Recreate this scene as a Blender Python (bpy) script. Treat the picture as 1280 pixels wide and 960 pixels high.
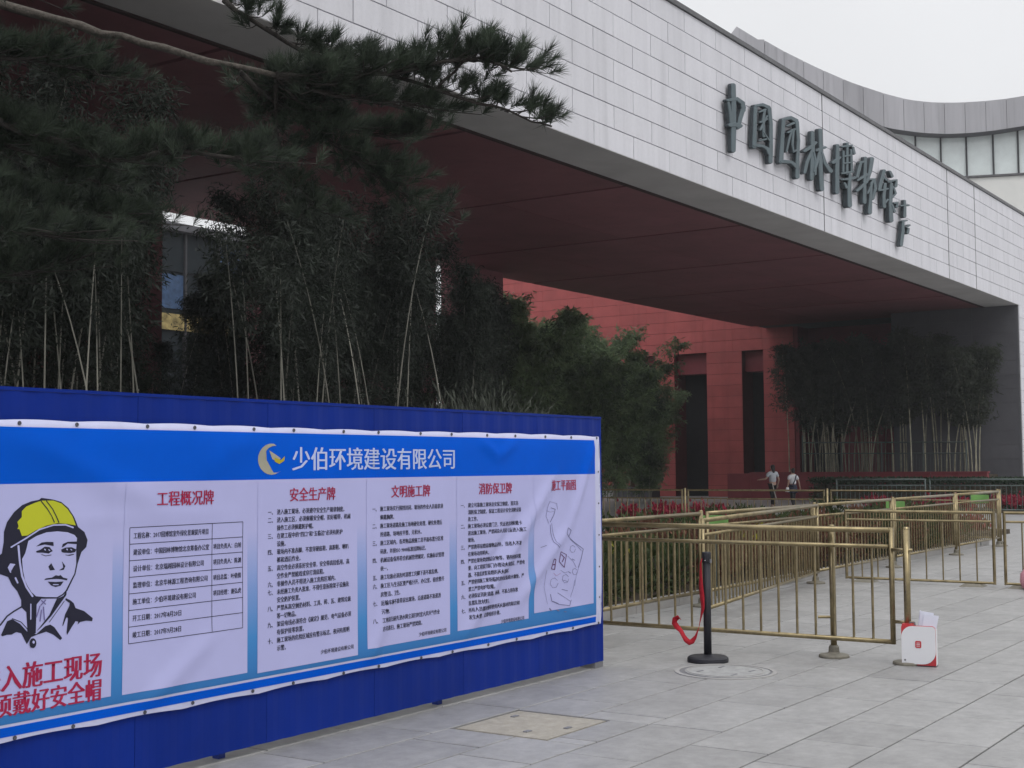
import bpy, bmesh, math, random
from mathutils import Vector, Matrix, noise
for _o in list(bpy.data.objects): bpy.data.objects.remove(_o, do_unlink=True)
SC = bpy.context.scene
C = SC.collection
R = math.radians
# ------------------------------------------------------------------ camera
cam_d = bpy.data.cameras.new('camera')
cam_d.sensor_width = 36.0
cam_d.lens = 36.0 * 1700 / 1280
cam_d.clip_start = 0.1; cam_d.clip_end = 3000
cam = bpy.data.objects.new('camera', cam_d); C.objects.link(cam)
_r = Vector((0.5579644, -0.8298355, -0.0069773)); _u = Vector((-0.0460837, -0.0393783, 0.9981611)); _f = Vector((0.8285843, 0.5566169, 0.0602135))
cam.matrix_world = Matrix(((_r.x, _u.x, -_f.x, 0), (_r.y, _u.y, -_f.y, 0), (_r.z, _u.z, -_f.z, 1.6), (0, 0, 0, 1)))
SC.camera = cam
# ------------------------------------------------------------------ overcast sky
SUN_EL, SUN_AZ = R(50), R(205)
w = bpy.data.worlds.new("World"); SC.world = w; w.use_nodes = True
nt = w.node_tree; nt.nodes.clear()
N_ = nt.nodes.new; L_ = nt.links.new
out = N_('ShaderNodeOutputWorld'); bg = N_('ShaderNodeBackground'); bg.inputs[1].default_value = 0.1
sky = N_('ShaderNodeTexSky'); sky.sky_type = 'NISHITA'; sky.sun_disc = False
sky.sun_elevation = SUN_EL; sky.sun_rotation = SUN_AZ; sky.dust_density = 4
hs = N_('ShaderNodeHueSaturation'); hs.inputs['Saturation'].default_value = 0.35
tc = N_('ShaderNodeTexCoord'); sep = N_('ShaderNodeSeparateXYZ')
rampc = N_('ShaderNodeValToRGB')
# overcast sky: luminance rises smoothly from horizon to zenith as (1 + 2 sin e) / 3
rampc.color_ramp.elements[0].position = 0.0; rampc.color_ramp.elements[0].color = (0.405, 0.41, 0.42, 1)
_k = rampc.color_ramp.elements.new(0.34); _k.color = (0.452, 0.456, 0.468, 1)
rampc.color_ramp.elements[-1].position = 1.0; rampc.color_ramp.elements[-1].color = (0.90, 0.91, 0.93, 1)
cl = N_('ShaderNodeTexNoise'); cl.inputs['Scale'].default_value = 2.2; cl.inputs['Detail'].default_value = 5
cmul = N_('ShaderNodeMapRange'); cmul.inputs[1].default_value = 0.3; cmul.inputs[2].default_value = 0.7; cmul.inputs[3].default_value = 19.2; cmul.inputs[4].default_value = 20.8
sc_ = N_('ShaderNodeVectorMath'); sc_.operation = 'SCALE'
mx = N_('ShaderNodeMix'); mx.data_type = 'RGBA'; mx.inputs[0].default_value = 0.92
L_(tc.outputs['Generated'], sep.inputs[0]); L_(sep.outputs[2], rampc.inputs[0]); L_(tc.outputs['Generated'], cl.inputs[0])
L_(cl.outputs[0], cmul.inputs[0]); L_(rampc.outputs[0], sc_.inputs[0]); L_(cmul.outputs[0], sc_.inputs['Scale'])
L_(sky.outputs[0], hs.inputs['Color']); L_(hs.outputs[0], mx.inputs['A']); L_(sc_.outputs[0], mx.inputs['B'])
L_(mx.outputs['Result'], bg.inputs[0]); L_(bg.outputs[0], out.inputs[0])
sun_d = bpy.data.lights.new('sun', 'SUN'); sun_d.energy = 0.5; sun_d.angle = R(18); sun_d.color = (1, 0.97, 0.93)
sun = bpy.data.objects.new('sun', sun_d); C.objects.link(sun)
_sd = Vector((math.sin(SUN_AZ) * math.cos(SUN_EL), math.cos(SUN_AZ) * math.cos(SUN_EL), math.sin(SUN_EL)))
sun.rotation_euler = _sd.to_track_quat('Z', 'Y').to_euler()
SC.view_settings.view_transform = 'Standard'; SC.view_settings.look = 'None'
SC.view_settings.exposure = 0.0; SC.view_settings.gamma = 1.0; SC.view_settings.use_curve_mapping = False
# ------------------------------------------------------------------ materials
def mat(name, col, rough=0.7, metal=0.0, var=0.12, scale=3.0, bump=0.0, bscale=40.0, spec=0.3, objvar=0.0, stretch=None, col2=None, vlo=0.35, vhi=0.65, translucent=0.0):
    m = bpy.data.materials.new(name); m.use_nodes = True
    n = m.node_tree.nodes; l = m.node_tree.links; b = n['Principled BSDF']
    b.inputs['Roughness'].default_value = rough; b.inputs['Metallic'].default_value = metal
    b.inputs['Specular IOR Level'].default_value = spec
    geo = n.new('ShaderNodeNewGeometry'); src = geo.outputs['Position']
    if stretch:
        mp = n.new('ShaderNodeMapping'); mp.inputs['Scale'].default_value = stretch; l.new(src, mp.inputs[0]); src = mp.outputs[0]
    nz = n.new('ShaderNodeTexNoise'); nz.inputs['Scale'].default_value = scale; nz.inputs['Detail'].default_value = 6
    nz.inputs['Roughness'].default_value = 0.65
    l.new(src, nz.inputs['Vector'])
    mr = n.new('ShaderNodeMapRange'); mr.inputs[1].default_value = vlo; mr.inputs[2].default_value = vhi
    l.new(nz.outputs[0], mr.inputs[0])
    mixn = n.new('ShaderNodeMix'); mixn.data_type = 'RGBA'
    c1 = tuple(c * (1 - var) for c in col); c2 = tuple(min(1, c * (1 + var)) for c in (col2 or col))
    mixn.inputs['A'].default_value = (*c1, 1); mixn.inputs['B'].default_value = (*c2, 1)
    l.new(mr.outputs[0], mixn.inputs[0]); last = mixn.outputs['Result']
    if objvar:
        oi = n.new('ShaderNodeObjectInfo'); m2 = n.new('ShaderNodeMapRange')
        m2.inputs[3].default_value = 1 - objvar; m2.inputs[4].default_value = 1 + objvar
        l.new(oi.outputs['Random'], m2.inputs[0])
        vs = n.new('ShaderNodeVectorMath'); vs.operation = 'SCALE'; l.new(last, vs.inputs[0]); l.new(m2.outputs[0], vs.inputs['Scale']); last = vs.outputs[0]
    l.new(last, b.inputs['Base Color'])
    if bump:
        bn = n.new('ShaderNodeTexNoise'); bn.inputs['Scale'].default_value = bscale; bn.inputs['Detail'].default_value = 4
        l.new(src, bn.inputs['Vector'])
        bp = n.new('ShaderNodeBump'); bp.inputs['Strength'].default_value = bump; bp.inputs['Distance'].default_value = 0.01
        l.new(bn.outputs[0], bp.inputs['Height']); l.new(bp.outputs[0], b.inputs['Normal'])
    return m
M = dict(
 base=mat('joint_dirt', (0.09, 0.088, 0.082), 0.95),
 slab=mat('granite_slab', (0.288, 0.284, 0.281), 0.48, var=0.15, scale=2.6, bump=0.10, bscale=160, objvar=0.08, spec=0.5, vlo=0.3, vhi=0.7),
 far_paving=mat('far_paving', (0.38, 0.375, 0.37), 0.7, var=0.08, scale=0.8),
 beige=mat('beige_stone_cover', (0.335, 0.31, 0.265), 0.8, var=0.10, scale=9, bump=0.25, bscale=90),
 manhole=mat('manhole_concrete', (0.33, 0.33, 0.325), 0.75, var=0.12, scale=12, bump=0.2, bscale=70),
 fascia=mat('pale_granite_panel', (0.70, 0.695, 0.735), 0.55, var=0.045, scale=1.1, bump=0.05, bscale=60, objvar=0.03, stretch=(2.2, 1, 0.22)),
 fascia_back=mat('panel_joint', (0.15, 0.15, 0.16), 0.9),
 coping=mat('coping_metal', (0.12, 0.12, 0.125), 0.5, var=0.1),
 under=mat('grey_beam_underside', (0.50, 0.49, 0.485), 0.75, var=0.08, scale=0.8),
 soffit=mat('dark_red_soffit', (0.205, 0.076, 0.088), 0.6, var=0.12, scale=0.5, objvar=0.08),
 groove=mat('soffit_groove', (0.04, 0.02, 0.02), 0.8),
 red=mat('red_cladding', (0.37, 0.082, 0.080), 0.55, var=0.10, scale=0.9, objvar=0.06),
 redback=mat('red_cladding_joint', (0.12, 0.03, 0.034), 0.8),
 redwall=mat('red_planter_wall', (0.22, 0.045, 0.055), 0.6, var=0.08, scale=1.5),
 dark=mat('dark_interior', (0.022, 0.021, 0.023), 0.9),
 pier=mat('shade_toned_granite', (0.105, 0.104, 0.116), 0.6, var=0.07, scale=1.4, objvar=0.03),  # granite darkened for the pier's inner side, shade put into the colour
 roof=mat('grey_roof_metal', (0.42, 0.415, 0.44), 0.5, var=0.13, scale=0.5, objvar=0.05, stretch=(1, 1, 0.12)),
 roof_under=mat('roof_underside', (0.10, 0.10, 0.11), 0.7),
 stucco=mat('pale_stucco', (0.76, 0.76, 0.73), 0.8, var=0.04, scale=0.5),
 frosted=mat('frosted_window_glass', (0.78, 0.85, 0.84), 0.18, var=0.05, scale=1.5, spec=1.0, objvar=0.03),
 mullion=mat('dark_mullion', (0.05, 0.05, 0.055), 0.5),
 sign=mat('slate_sign_metal', (0.10, 0.135, 0.15), 0.5, metal=0.15, var=0.10, scale=3),
 signside=mat('slate_sign_side_shade', (0.05, 0.06, 0.068), 0.6),  # same slate darkened on the letter sides, their shade held in the colour
 blue=mat('blue_steel_sheet', (0.002, 0.022, 0.225), 0.5, var=0.10, scale=1.2, spec=0.12, objvar=0.04),
 blue_dark=mat('blue_trim', (0.01, 0.03, 0.2), 0.5),
 cloth=mat('printed_white_cloth', (0.455, 0.46, 0.75), 0.6, var=0.03, scale=2),
 hem=mat('white_cloth_hem', (0.56, 0.57, 0.78), 0.5, var=0.05, scale=6),
 header=mat('printed_blue_cloth', (0.0, 0.095, 0.62), 0.6, var=0.06, scale=1.5, spec=0.04),
 ink=mat('black_print', (0.012, 0.012, 0.03), 0.5, var=0.05),
 redink=mat('red_print', (0.36, 0.010, 0.06), 0.5, var=0.05),
 whiteink=mat('white_print', (0.50, 0.56, 0.80), 0.5, var=0.03),
 yellow=mat('yellow_print', (0.50, 0.52, 0.02), 0.5, var=0.04),
 violet=mat('violet_print', (0.16, 0.14, 0.33), 0.5),
 gold=mat('gold_print', (0.38, 0.36, 0.28), 0.5), olive=mat('olive_print', (0.45, 0.36, 0.02), 0.5),
 mapink=mat('map_grey_print', (0.16, 0.16, 0.30), 0.5), mapplum=mat('map_plum_print', (0.12, 0.05, 0.14), 0.5), mapred=mat('map_red_print', (0.40, 0.22, 0.38), 0.5),
 grommet=mat('grommet_metal', (0.10, 0.10, 0.12), 0.4, metal=0.5),
 brass=mat('champagne_metal', (0.26, 0.21, 0.118), 0.32, metal=0.80, var=0.25, scale=9, spec=0.5),
 brass_dull=mat('champagne_metal_dull', (0.16, 0.135, 0.095), 0.5, metal=0.6, var=0.12, scale=14, spec=0.4),
 cast=mat('cast_base', (0.20, 0.185, 0.15), 0.6, metal=0.3, var=0.15, scale=20),
 blackm=mat('black_powder_coat', (0.022, 0.022, 0.028), 0.5, var=0.1),
 belt=mat('red_webbing', (0.42, 0.012, 0.025), 0.7, var=0.1, scale=30),
 white=mat('white_plastic', (0.74, 0.74, 0.76), 0.45, var=0.02),
 redp=mat('red_plastic', (0.50, 0.04, 0.05), 0.45, var=0.05),
 paper=mat('paper', (0.66, 0.67, 0.76), 0.7, var=0.03, scale=10),
 greyp=mat('grey_plastic', (0.18, 0.18, 0.19), 0.5),
 pink=mat('pink_plastic', (0.62, 0.30, 0.36), 0.5),
 hill=mat('soil', (0.07, 0.055, 0.04), 0.95, var=0.25, scale=6),
 kerb=mat('kerb_stone', (0.35, 0.34, 0.33), 0.8, var=0.08),
 railing=mat('grey_green_rail', (0.10, 0.125, 0.12), 0.5, metal=0.2),
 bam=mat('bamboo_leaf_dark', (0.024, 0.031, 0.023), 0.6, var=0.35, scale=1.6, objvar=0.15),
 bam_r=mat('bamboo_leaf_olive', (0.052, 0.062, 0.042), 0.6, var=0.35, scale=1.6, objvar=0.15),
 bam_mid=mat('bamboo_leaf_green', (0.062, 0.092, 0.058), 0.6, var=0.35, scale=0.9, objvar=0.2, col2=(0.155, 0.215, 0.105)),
 culm2=mat('bamboo_culm_olive', (0.36, 0.34, 0.25), 0.5, var=0.3, scale=2.5, objvar=0.3),
 culm=mat('bamboo_culm', (0.19, 0.185, 0.155), 0.5, var=0.3, scale=2.5, objvar=0.3),
 pine=mat('pine_needle', (0.034, 0.045, 0.036), 0.55, var=0.35, scale=5, col2=(0.060, 0.080, 0.054)),
 bark2=mat('shaded_pine_bark', (0.045, 0.04, 0.036), 0.9, var=0.35, scale=30, bump=0.8, bscale=60),  # pine bark darkened for the other boughs and twigs, shade painted in
 bark=mat('pine_bark', (0.095, 0.083, 0.072), 0.9, var=0.35, scale=30, bump=0.8, bscale=60),
 shrub=mat('shrub_leaf', (0.055, 0.075, 0.028), 0.6, var=0.5, scale=5, objvar=0.25),
 shrub_y=mat('yellow_leaf', (0.38, 0.36, 0.03), 0.6, var=0.3, scale=8),
 rust=mat('rusty_leaf', (0.15, 0.07, 0.045), 0.7, var=0.4, scale=6, objvar=0.2),
 hedge=mat('hedge_leaf', (0.03, 0.055, 0.028), 0.6, var=0.4, scale=3),
 flower=mat('red_flower', (0.27, 0.018, 0.042), 0.6, var=0.35, scale=9),
 leafgreen=mat('bright_green_plate', (0.17, 0.36, 0.10), 0.5, var=0.08),
 skin=mat('skin', (0.42, 0.27, 0.21), 0.6, var=0.04), hair=mat('black_hair', (0.018, 0.013, 0.013), 0.5),
 shirt=mat('white_shirt', (0.62, 0.62, 0.65), 0.8, var=0.05, scale=6), shirt2=mat('grey_white_shirt', (0.44, 0.46, 0.50), 0.8, var=0.08, scale=9),
 navy=mat('navy_cloth', (0.02, 0.022, 0.045), 0.8), trousers=mat('black_cloth', (0.018, 0.017, 0.019), 0.85), strap=mat('pale_strap', (0.45, 0.42, 0.38), 0.7),
 shoe=mat('dark_shoe', (0.03, 0.025, 0.025), 0.6),
 glassblue=mat('blue_glass', (0.05, 0.09, 0.17), 0.4, var=0.3, spec=0.2, objvar=0.45), glassdark=mat('dark_glass', (0.016, 0.022, 0.026), 0.5, spec=0.12),
 yellowband=mat('ochre_frieze', (0.28, 0.22, 0.09), 0.7, var=0.6, scale=2.5),
 pale=mat('pale_plaster', (0.62, 0.63, 0.66), 0.8, var=0.04),
)
def cloth_gradient():
    m = mat('printed_blue_fade', (0.4, 0.4, 0.7), 0.55)
    n = m.node_tree.nodes; l = m.node_tree.links; b = n['Principled BSDF']
    g = n.new('ShaderNodeNewGeometry'); s = n.new('ShaderNodeSeparateXYZ'); l.new(g.outputs['Position'], s.inputs[0])
    mr = n.new('ShaderNodeMapRange'); mr.inputs[1].default_value = 0.40; mr.inputs[2].default_value = 1.25; l.new(s.outputs[2], mr.inputs[0])
    rp = n.new('ShaderNodeValToRGB'); e = rp.color_ramp.elements
    e[0].position = 0.0; e[0].color = (0.025, 0.16, 0.44, 1); e[1].position = 1.0; e[1].color = (0.455, 0.46, 0.75, 1)
    k = e.new(0.30); k.color = (0.05, 0.24, 0.56, 1); k = e.new(0.62); k.color = (0.20, 0.32, 0.64, 1)
    l.new(mr.outputs[0], rp.inputs[0]); l.new(rp.outputs[0], b.inputs['Base Color'])
    return m
M['fade'] = cloth_gradient()
def weather(m, gum=True, amt=0.10):
    # pale efflorescence clouds, fine grain and small trodden-in spots
    n = m.node_tree.nodes; l = m.node_tree.links; b = n['Principled BSDF']; src = b.inputs['Base Color'].links[0].from_socket
    g = n.new('ShaderNodeNewGeometry'); a = n.new('ShaderNodeTexNoise'); a.inputs['Scale'].default_value = 11; a.inputs['Detail'].default_value = 8; a.inputs['Roughness'].default_value = 0.75
    l.new(g.outputs['Position'], a.inputs['Vector']); r1 = n.new('ShaderNodeMapRange'); r1.inputs[1].default_value = 0.35; r1.inputs[2].default_value = 0.72; r1.inputs[3].default_value = 1-amt; r1.inputs[4].default_value = 1+amt*1.3
    l.new(a.outputs[0], r1.inputs[0]); v = n.new('ShaderNodeTexVoronoi'); v.inputs['Scale'].default_value = 3.1; l.new(g.outputs['Position'], v.inputs['Vector'])
    r2 = n.new('ShaderNodeMapRange'); r2.inputs[1].default_value = 0.035; r2.inputs[2].default_value = 0.06; r2.inputs[3].default_value = 0.80 if gum else 1.0; r2.inputs[4].default_value = 1.0
    l.new(v.outputs['Distance'], r2.inputs[0]); gr = n.new('ShaderNodeTexNoise'); gr.inputs['Scale'].default_value = 220; gr.inputs['Detail'].default_value = 2; l.new(g.outputs['Position'], gr.inputs['Vector'])
    r3 = n.new('ShaderNodeMapRange'); r3.inputs[1].default_value = 0.3; r3.inputs[2].default_value = 0.7; r3.inputs[3].default_value = 0.90; r3.inputs[4].default_value = 1.10; l.new(gr.outputs[0], r3.inputs[0])
    m1 = n.new('ShaderNodeMath'); m1.operation = 'MULTIPLY'; l.new(r1.outputs[0], m1.inputs[0]); l.new(r2.outputs[0], m1.inputs[1])
    m2 = n.new('ShaderNodeMath'); m2.operation = 'MULTIPLY'; l.new(m1.outputs[0], m2.inputs[0]); l.new(r3.outputs[0], m2.inputs[1])
    vs = n.new('ShaderNodeVectorMath'); vs.operation = 'SCALE'; l.new(src, vs.inputs[0]); l.new(m2.outputs[0], vs.inputs['Scale']); l.new(vs.outputs[0], b.inputs['Base Color'])
weather(M['slab'], amt=0.15); weather(M['beige'], amt=0.14); weather(M['fascia'], False, 0.035); weather(M['manhole'], False, 0.12)
def streaks(m, lo=0.86):
    # rain streaks: noise drawn out along z
    n = m.node_tree.nodes; l = m.node_tree.links; b = n['Principled BSDF']; src = b.inputs['Base Color'].links[0].from_socket
    g = n.new('ShaderNodeNewGeometry'); mp = n.new('ShaderNodeMapping'); mp.inputs['Scale'].default_value = (3.0, 3.0, 0.16); l.new(g.outputs['Position'], mp.inputs[0])
    a = n.new('ShaderNodeTexNoise'); a.inputs['Scale'].default_value = 1.0; a.inputs['Detail'].default_value = 5; l.new(mp.outputs[0], a.inputs['Vector'])
    r1 = n.new('ShaderNodeMapRange'); r1.inputs[1].default_value = 0.52; r1.inputs[2].default_value = 0.72; r1.inputs[3].default_value = 1.0; r1.inputs[4].default_value = lo; l.new(a.outputs[0], r1.inputs[0])
    vs = n.new('ShaderNodeVectorMath'); vs.operation = 'SCALE'; l.new(src, vs.inputs[0]); l.new(r1.outputs[0], vs.inputs['Scale']); l.new(vs.outputs[0], b.inputs['Base Color'])
streaks(M['fascia'], 0.90); streaks(M['roof'], 0.8); streaks(M['red'], 0.85); streaks(M['soffit'], 0.9)
def leafy(m, k=0.35):
    # thin leaves let some light through
    n = m.node_tree.nodes; l = m.node_tree.links; b = n['Principled BSDF']; o = n['Material Output']; src = b.inputs['Base Color'].links[0].from_socket
    t = n.new('ShaderNodeBsdfTranslucent'); mx_ = n.new('ShaderNodeMixShader'); mx_.inputs[0].default_value = k
    l.new(src, t.inputs[0]); l.new(b.outputs[0], mx_.inputs[1]); l.new(t.outputs[0], mx_.inputs[2]); l.new(mx_.outputs[0], o.inputs['Surface'])
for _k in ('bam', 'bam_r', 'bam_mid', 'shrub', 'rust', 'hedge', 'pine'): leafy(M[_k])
# ------------------------------------------------------------------ mesh helpers
class MB:
    def __init__(s): s.v = []; s.f = []; s.mi = []; s.k = 0
    def add(s, vs, fs):
        o = len(s.v); s.v += [tuple(x) for x in vs]; s.f += [tuple(i + o for i in f) for f in fs]; s.mi += [s.k] * len(fs); return s
    def box(s, x0, x1, y0, y1, z0, z1):
        return s.add([(x0,y0,z0),(x1,y0,z0),(x1,y1,z0),(x0,y1,z0),(x0,y0,z1),(x1,y0,z1),(x1,y1,z1),(x0,y1,z1)],
                     [(0,3,2,1),(4,5,6,7),(0,1,5,4),(1,2,6,5),(2,3,7,6),(3,0,4,7)])
    def bevbox(s, x0, x1, y0, y1, z0, z1, b):   # chamfered top edge
        return s.add([(x0,y0,z0),(x1,y0,z0),(x1,y1,z0),(x0,y1,z0),(x0,y0,z1-b),(x1,y0,z1-b),(x1,y1,z1-b),(x0,y1,z1-b),(x0+b,y0+b,z1),(x1-b,y0+b,z1),(x1-b,y1-b,z1),(x0+b,y1-b,z1)],
                     [(0,1,5,4),(1,2,6,5),(2,3,7,6),(3,0,4,7),(4,5,9,8),(5,6,10,9),(6,7,11,10),(7,4,8,11),(8,9,10,11)])
    def tube(s, pts, rad, n=8, caps=True):
        pts = [Vector(p) for p in pts]; rs = rad if isinstance(rad, (list, tuple)) else [rad] * len(pts)
        base = len(s.v); prev = None; vs = []; fs = []
        for i, p in enumerate(pts):
            d = (pts[min(i+1, len(pts)-1)] - pts[max(i-1, 0)]).normalized()
            if prev is None:
                a = Vector((0, 0, 1)) if abs(d.z) < 0.9 else Vector((1, 0, 0)); x = d.cross(a).normalized()
            else: x = (prev - d * prev.dot(d)).normalized()
            prev = x; y = d.cross(x)
            for k in range(n):
                t = 2 * math.pi * k / n; vs.append(p + (x * math.cos(t) + y * math.sin(t)) * rs[i])
        for i in range(len(pts) - 1):
            for k in range(n):
                a = i*n+k; b = i*n+(k+1) % n; fs.append((a, b, b+n, a+n))
        if caps: fs.append(tuple(range(n))[::-1]); fs.append(tuple(range((len(pts)-1)*n, len(pts)*n)))
        return s.add(vs, fs)
    def lathe(s, prof, cx=0, cy=0, n=24):
        vs = [(cx + r*math.cos(2*math.pi*k/n), cy + r*math.sin(2*math.pi*k/n), z) for r, z in prof for k in range(n)]
        fs = [(i*n+k, i*n+(k+1) % n, (i+1)*n+(k+1) % n, (i+1)*n+k) for i in range(len(prof)-1) for k in range(n)]
        fs.append(tuple(range(n))[::-1]); fs.append(tuple(range((len(prof)-1)*n, len(prof)*n)))
        return s.add(vs, fs)
    def prism(s, poly, f0, f1):     # poly of 2d points, f0/f1 map (a,b)->3d front/back
        n = len(poly); return s.add([f0(*p) for p in poly] + [f1(*p) for p in poly],
                     [tuple(range(n)), tuple(range(2*n-1, n-1, -1))] + [(i, i+n, (i+1) % n + n, (i+1) % n) for i in range(n)])
    def mesh(s, name, mats, smooth=False):
        me = bpy.data.meshes.new(name); me.from_pydata(s.v, [], s.f)
        for m in (mats if isinstance(mats, (list, tuple)) else [mats]): me.materials.append(m)
        if any(s.mi): me.polygons.foreach_set('material_index', s.mi)
        if smooth: me.polygons.foreach_set('use_smooth', [True] * len(s.f))
        me.update(); return me
    def build(s, name, mats, parent=None, smooth=False, **kw):
        return link(name, s.mesh(name, mats, smooth), parent, **kw)
def fixn(me):
    bm = bmesh.new(); bm.from_mesh(me); bmesh.ops.recalc_face_normals(bm, faces=bm.faces); bm.to_mesh(me); bm.free(); return me
def link(name, me, parent=None, loc=None, rz=None, kind=None, label=None, cat=None, group=None):
    o = bpy.data.objects.new(name, me); C.objects.link(o)
    if parent: o.parent = parent
    if loc: o.location = loc
    if rz is not None: o.rotation_euler = (0, 0, rz)
    if kind: o['kind'] = kind
    tag(o, label, cat, group); return o
def tag(o, label=None, cat=None, group=None):
    if label: o['label'] = label
    if cat: o['category'] = cat
    if group: o['group'] = group
    return o
def thing(name, label, cat, loc=(0, 0, 0), rz=0.0, group=None):
    return link(name, None, None, loc, rz, None, label, cat, group)
def copy_tree(o, parent=None):
    c = o.copy(); C.objects.link(c); c.parent = parent
    for ch in list(o.children): copy_tree(ch, c)
    return c
def cam_px(x, y, z):
    d = Vector((x, y, z - 1.6)); f = d.dot(_f)
    return (640 + 1700 * d.dot(_r) / f, 480 - 1700 * d.dot(_u) / f, f) if f > 0.1 else (-9999, -9999, -1)
rnd = random.Random(7)
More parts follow.
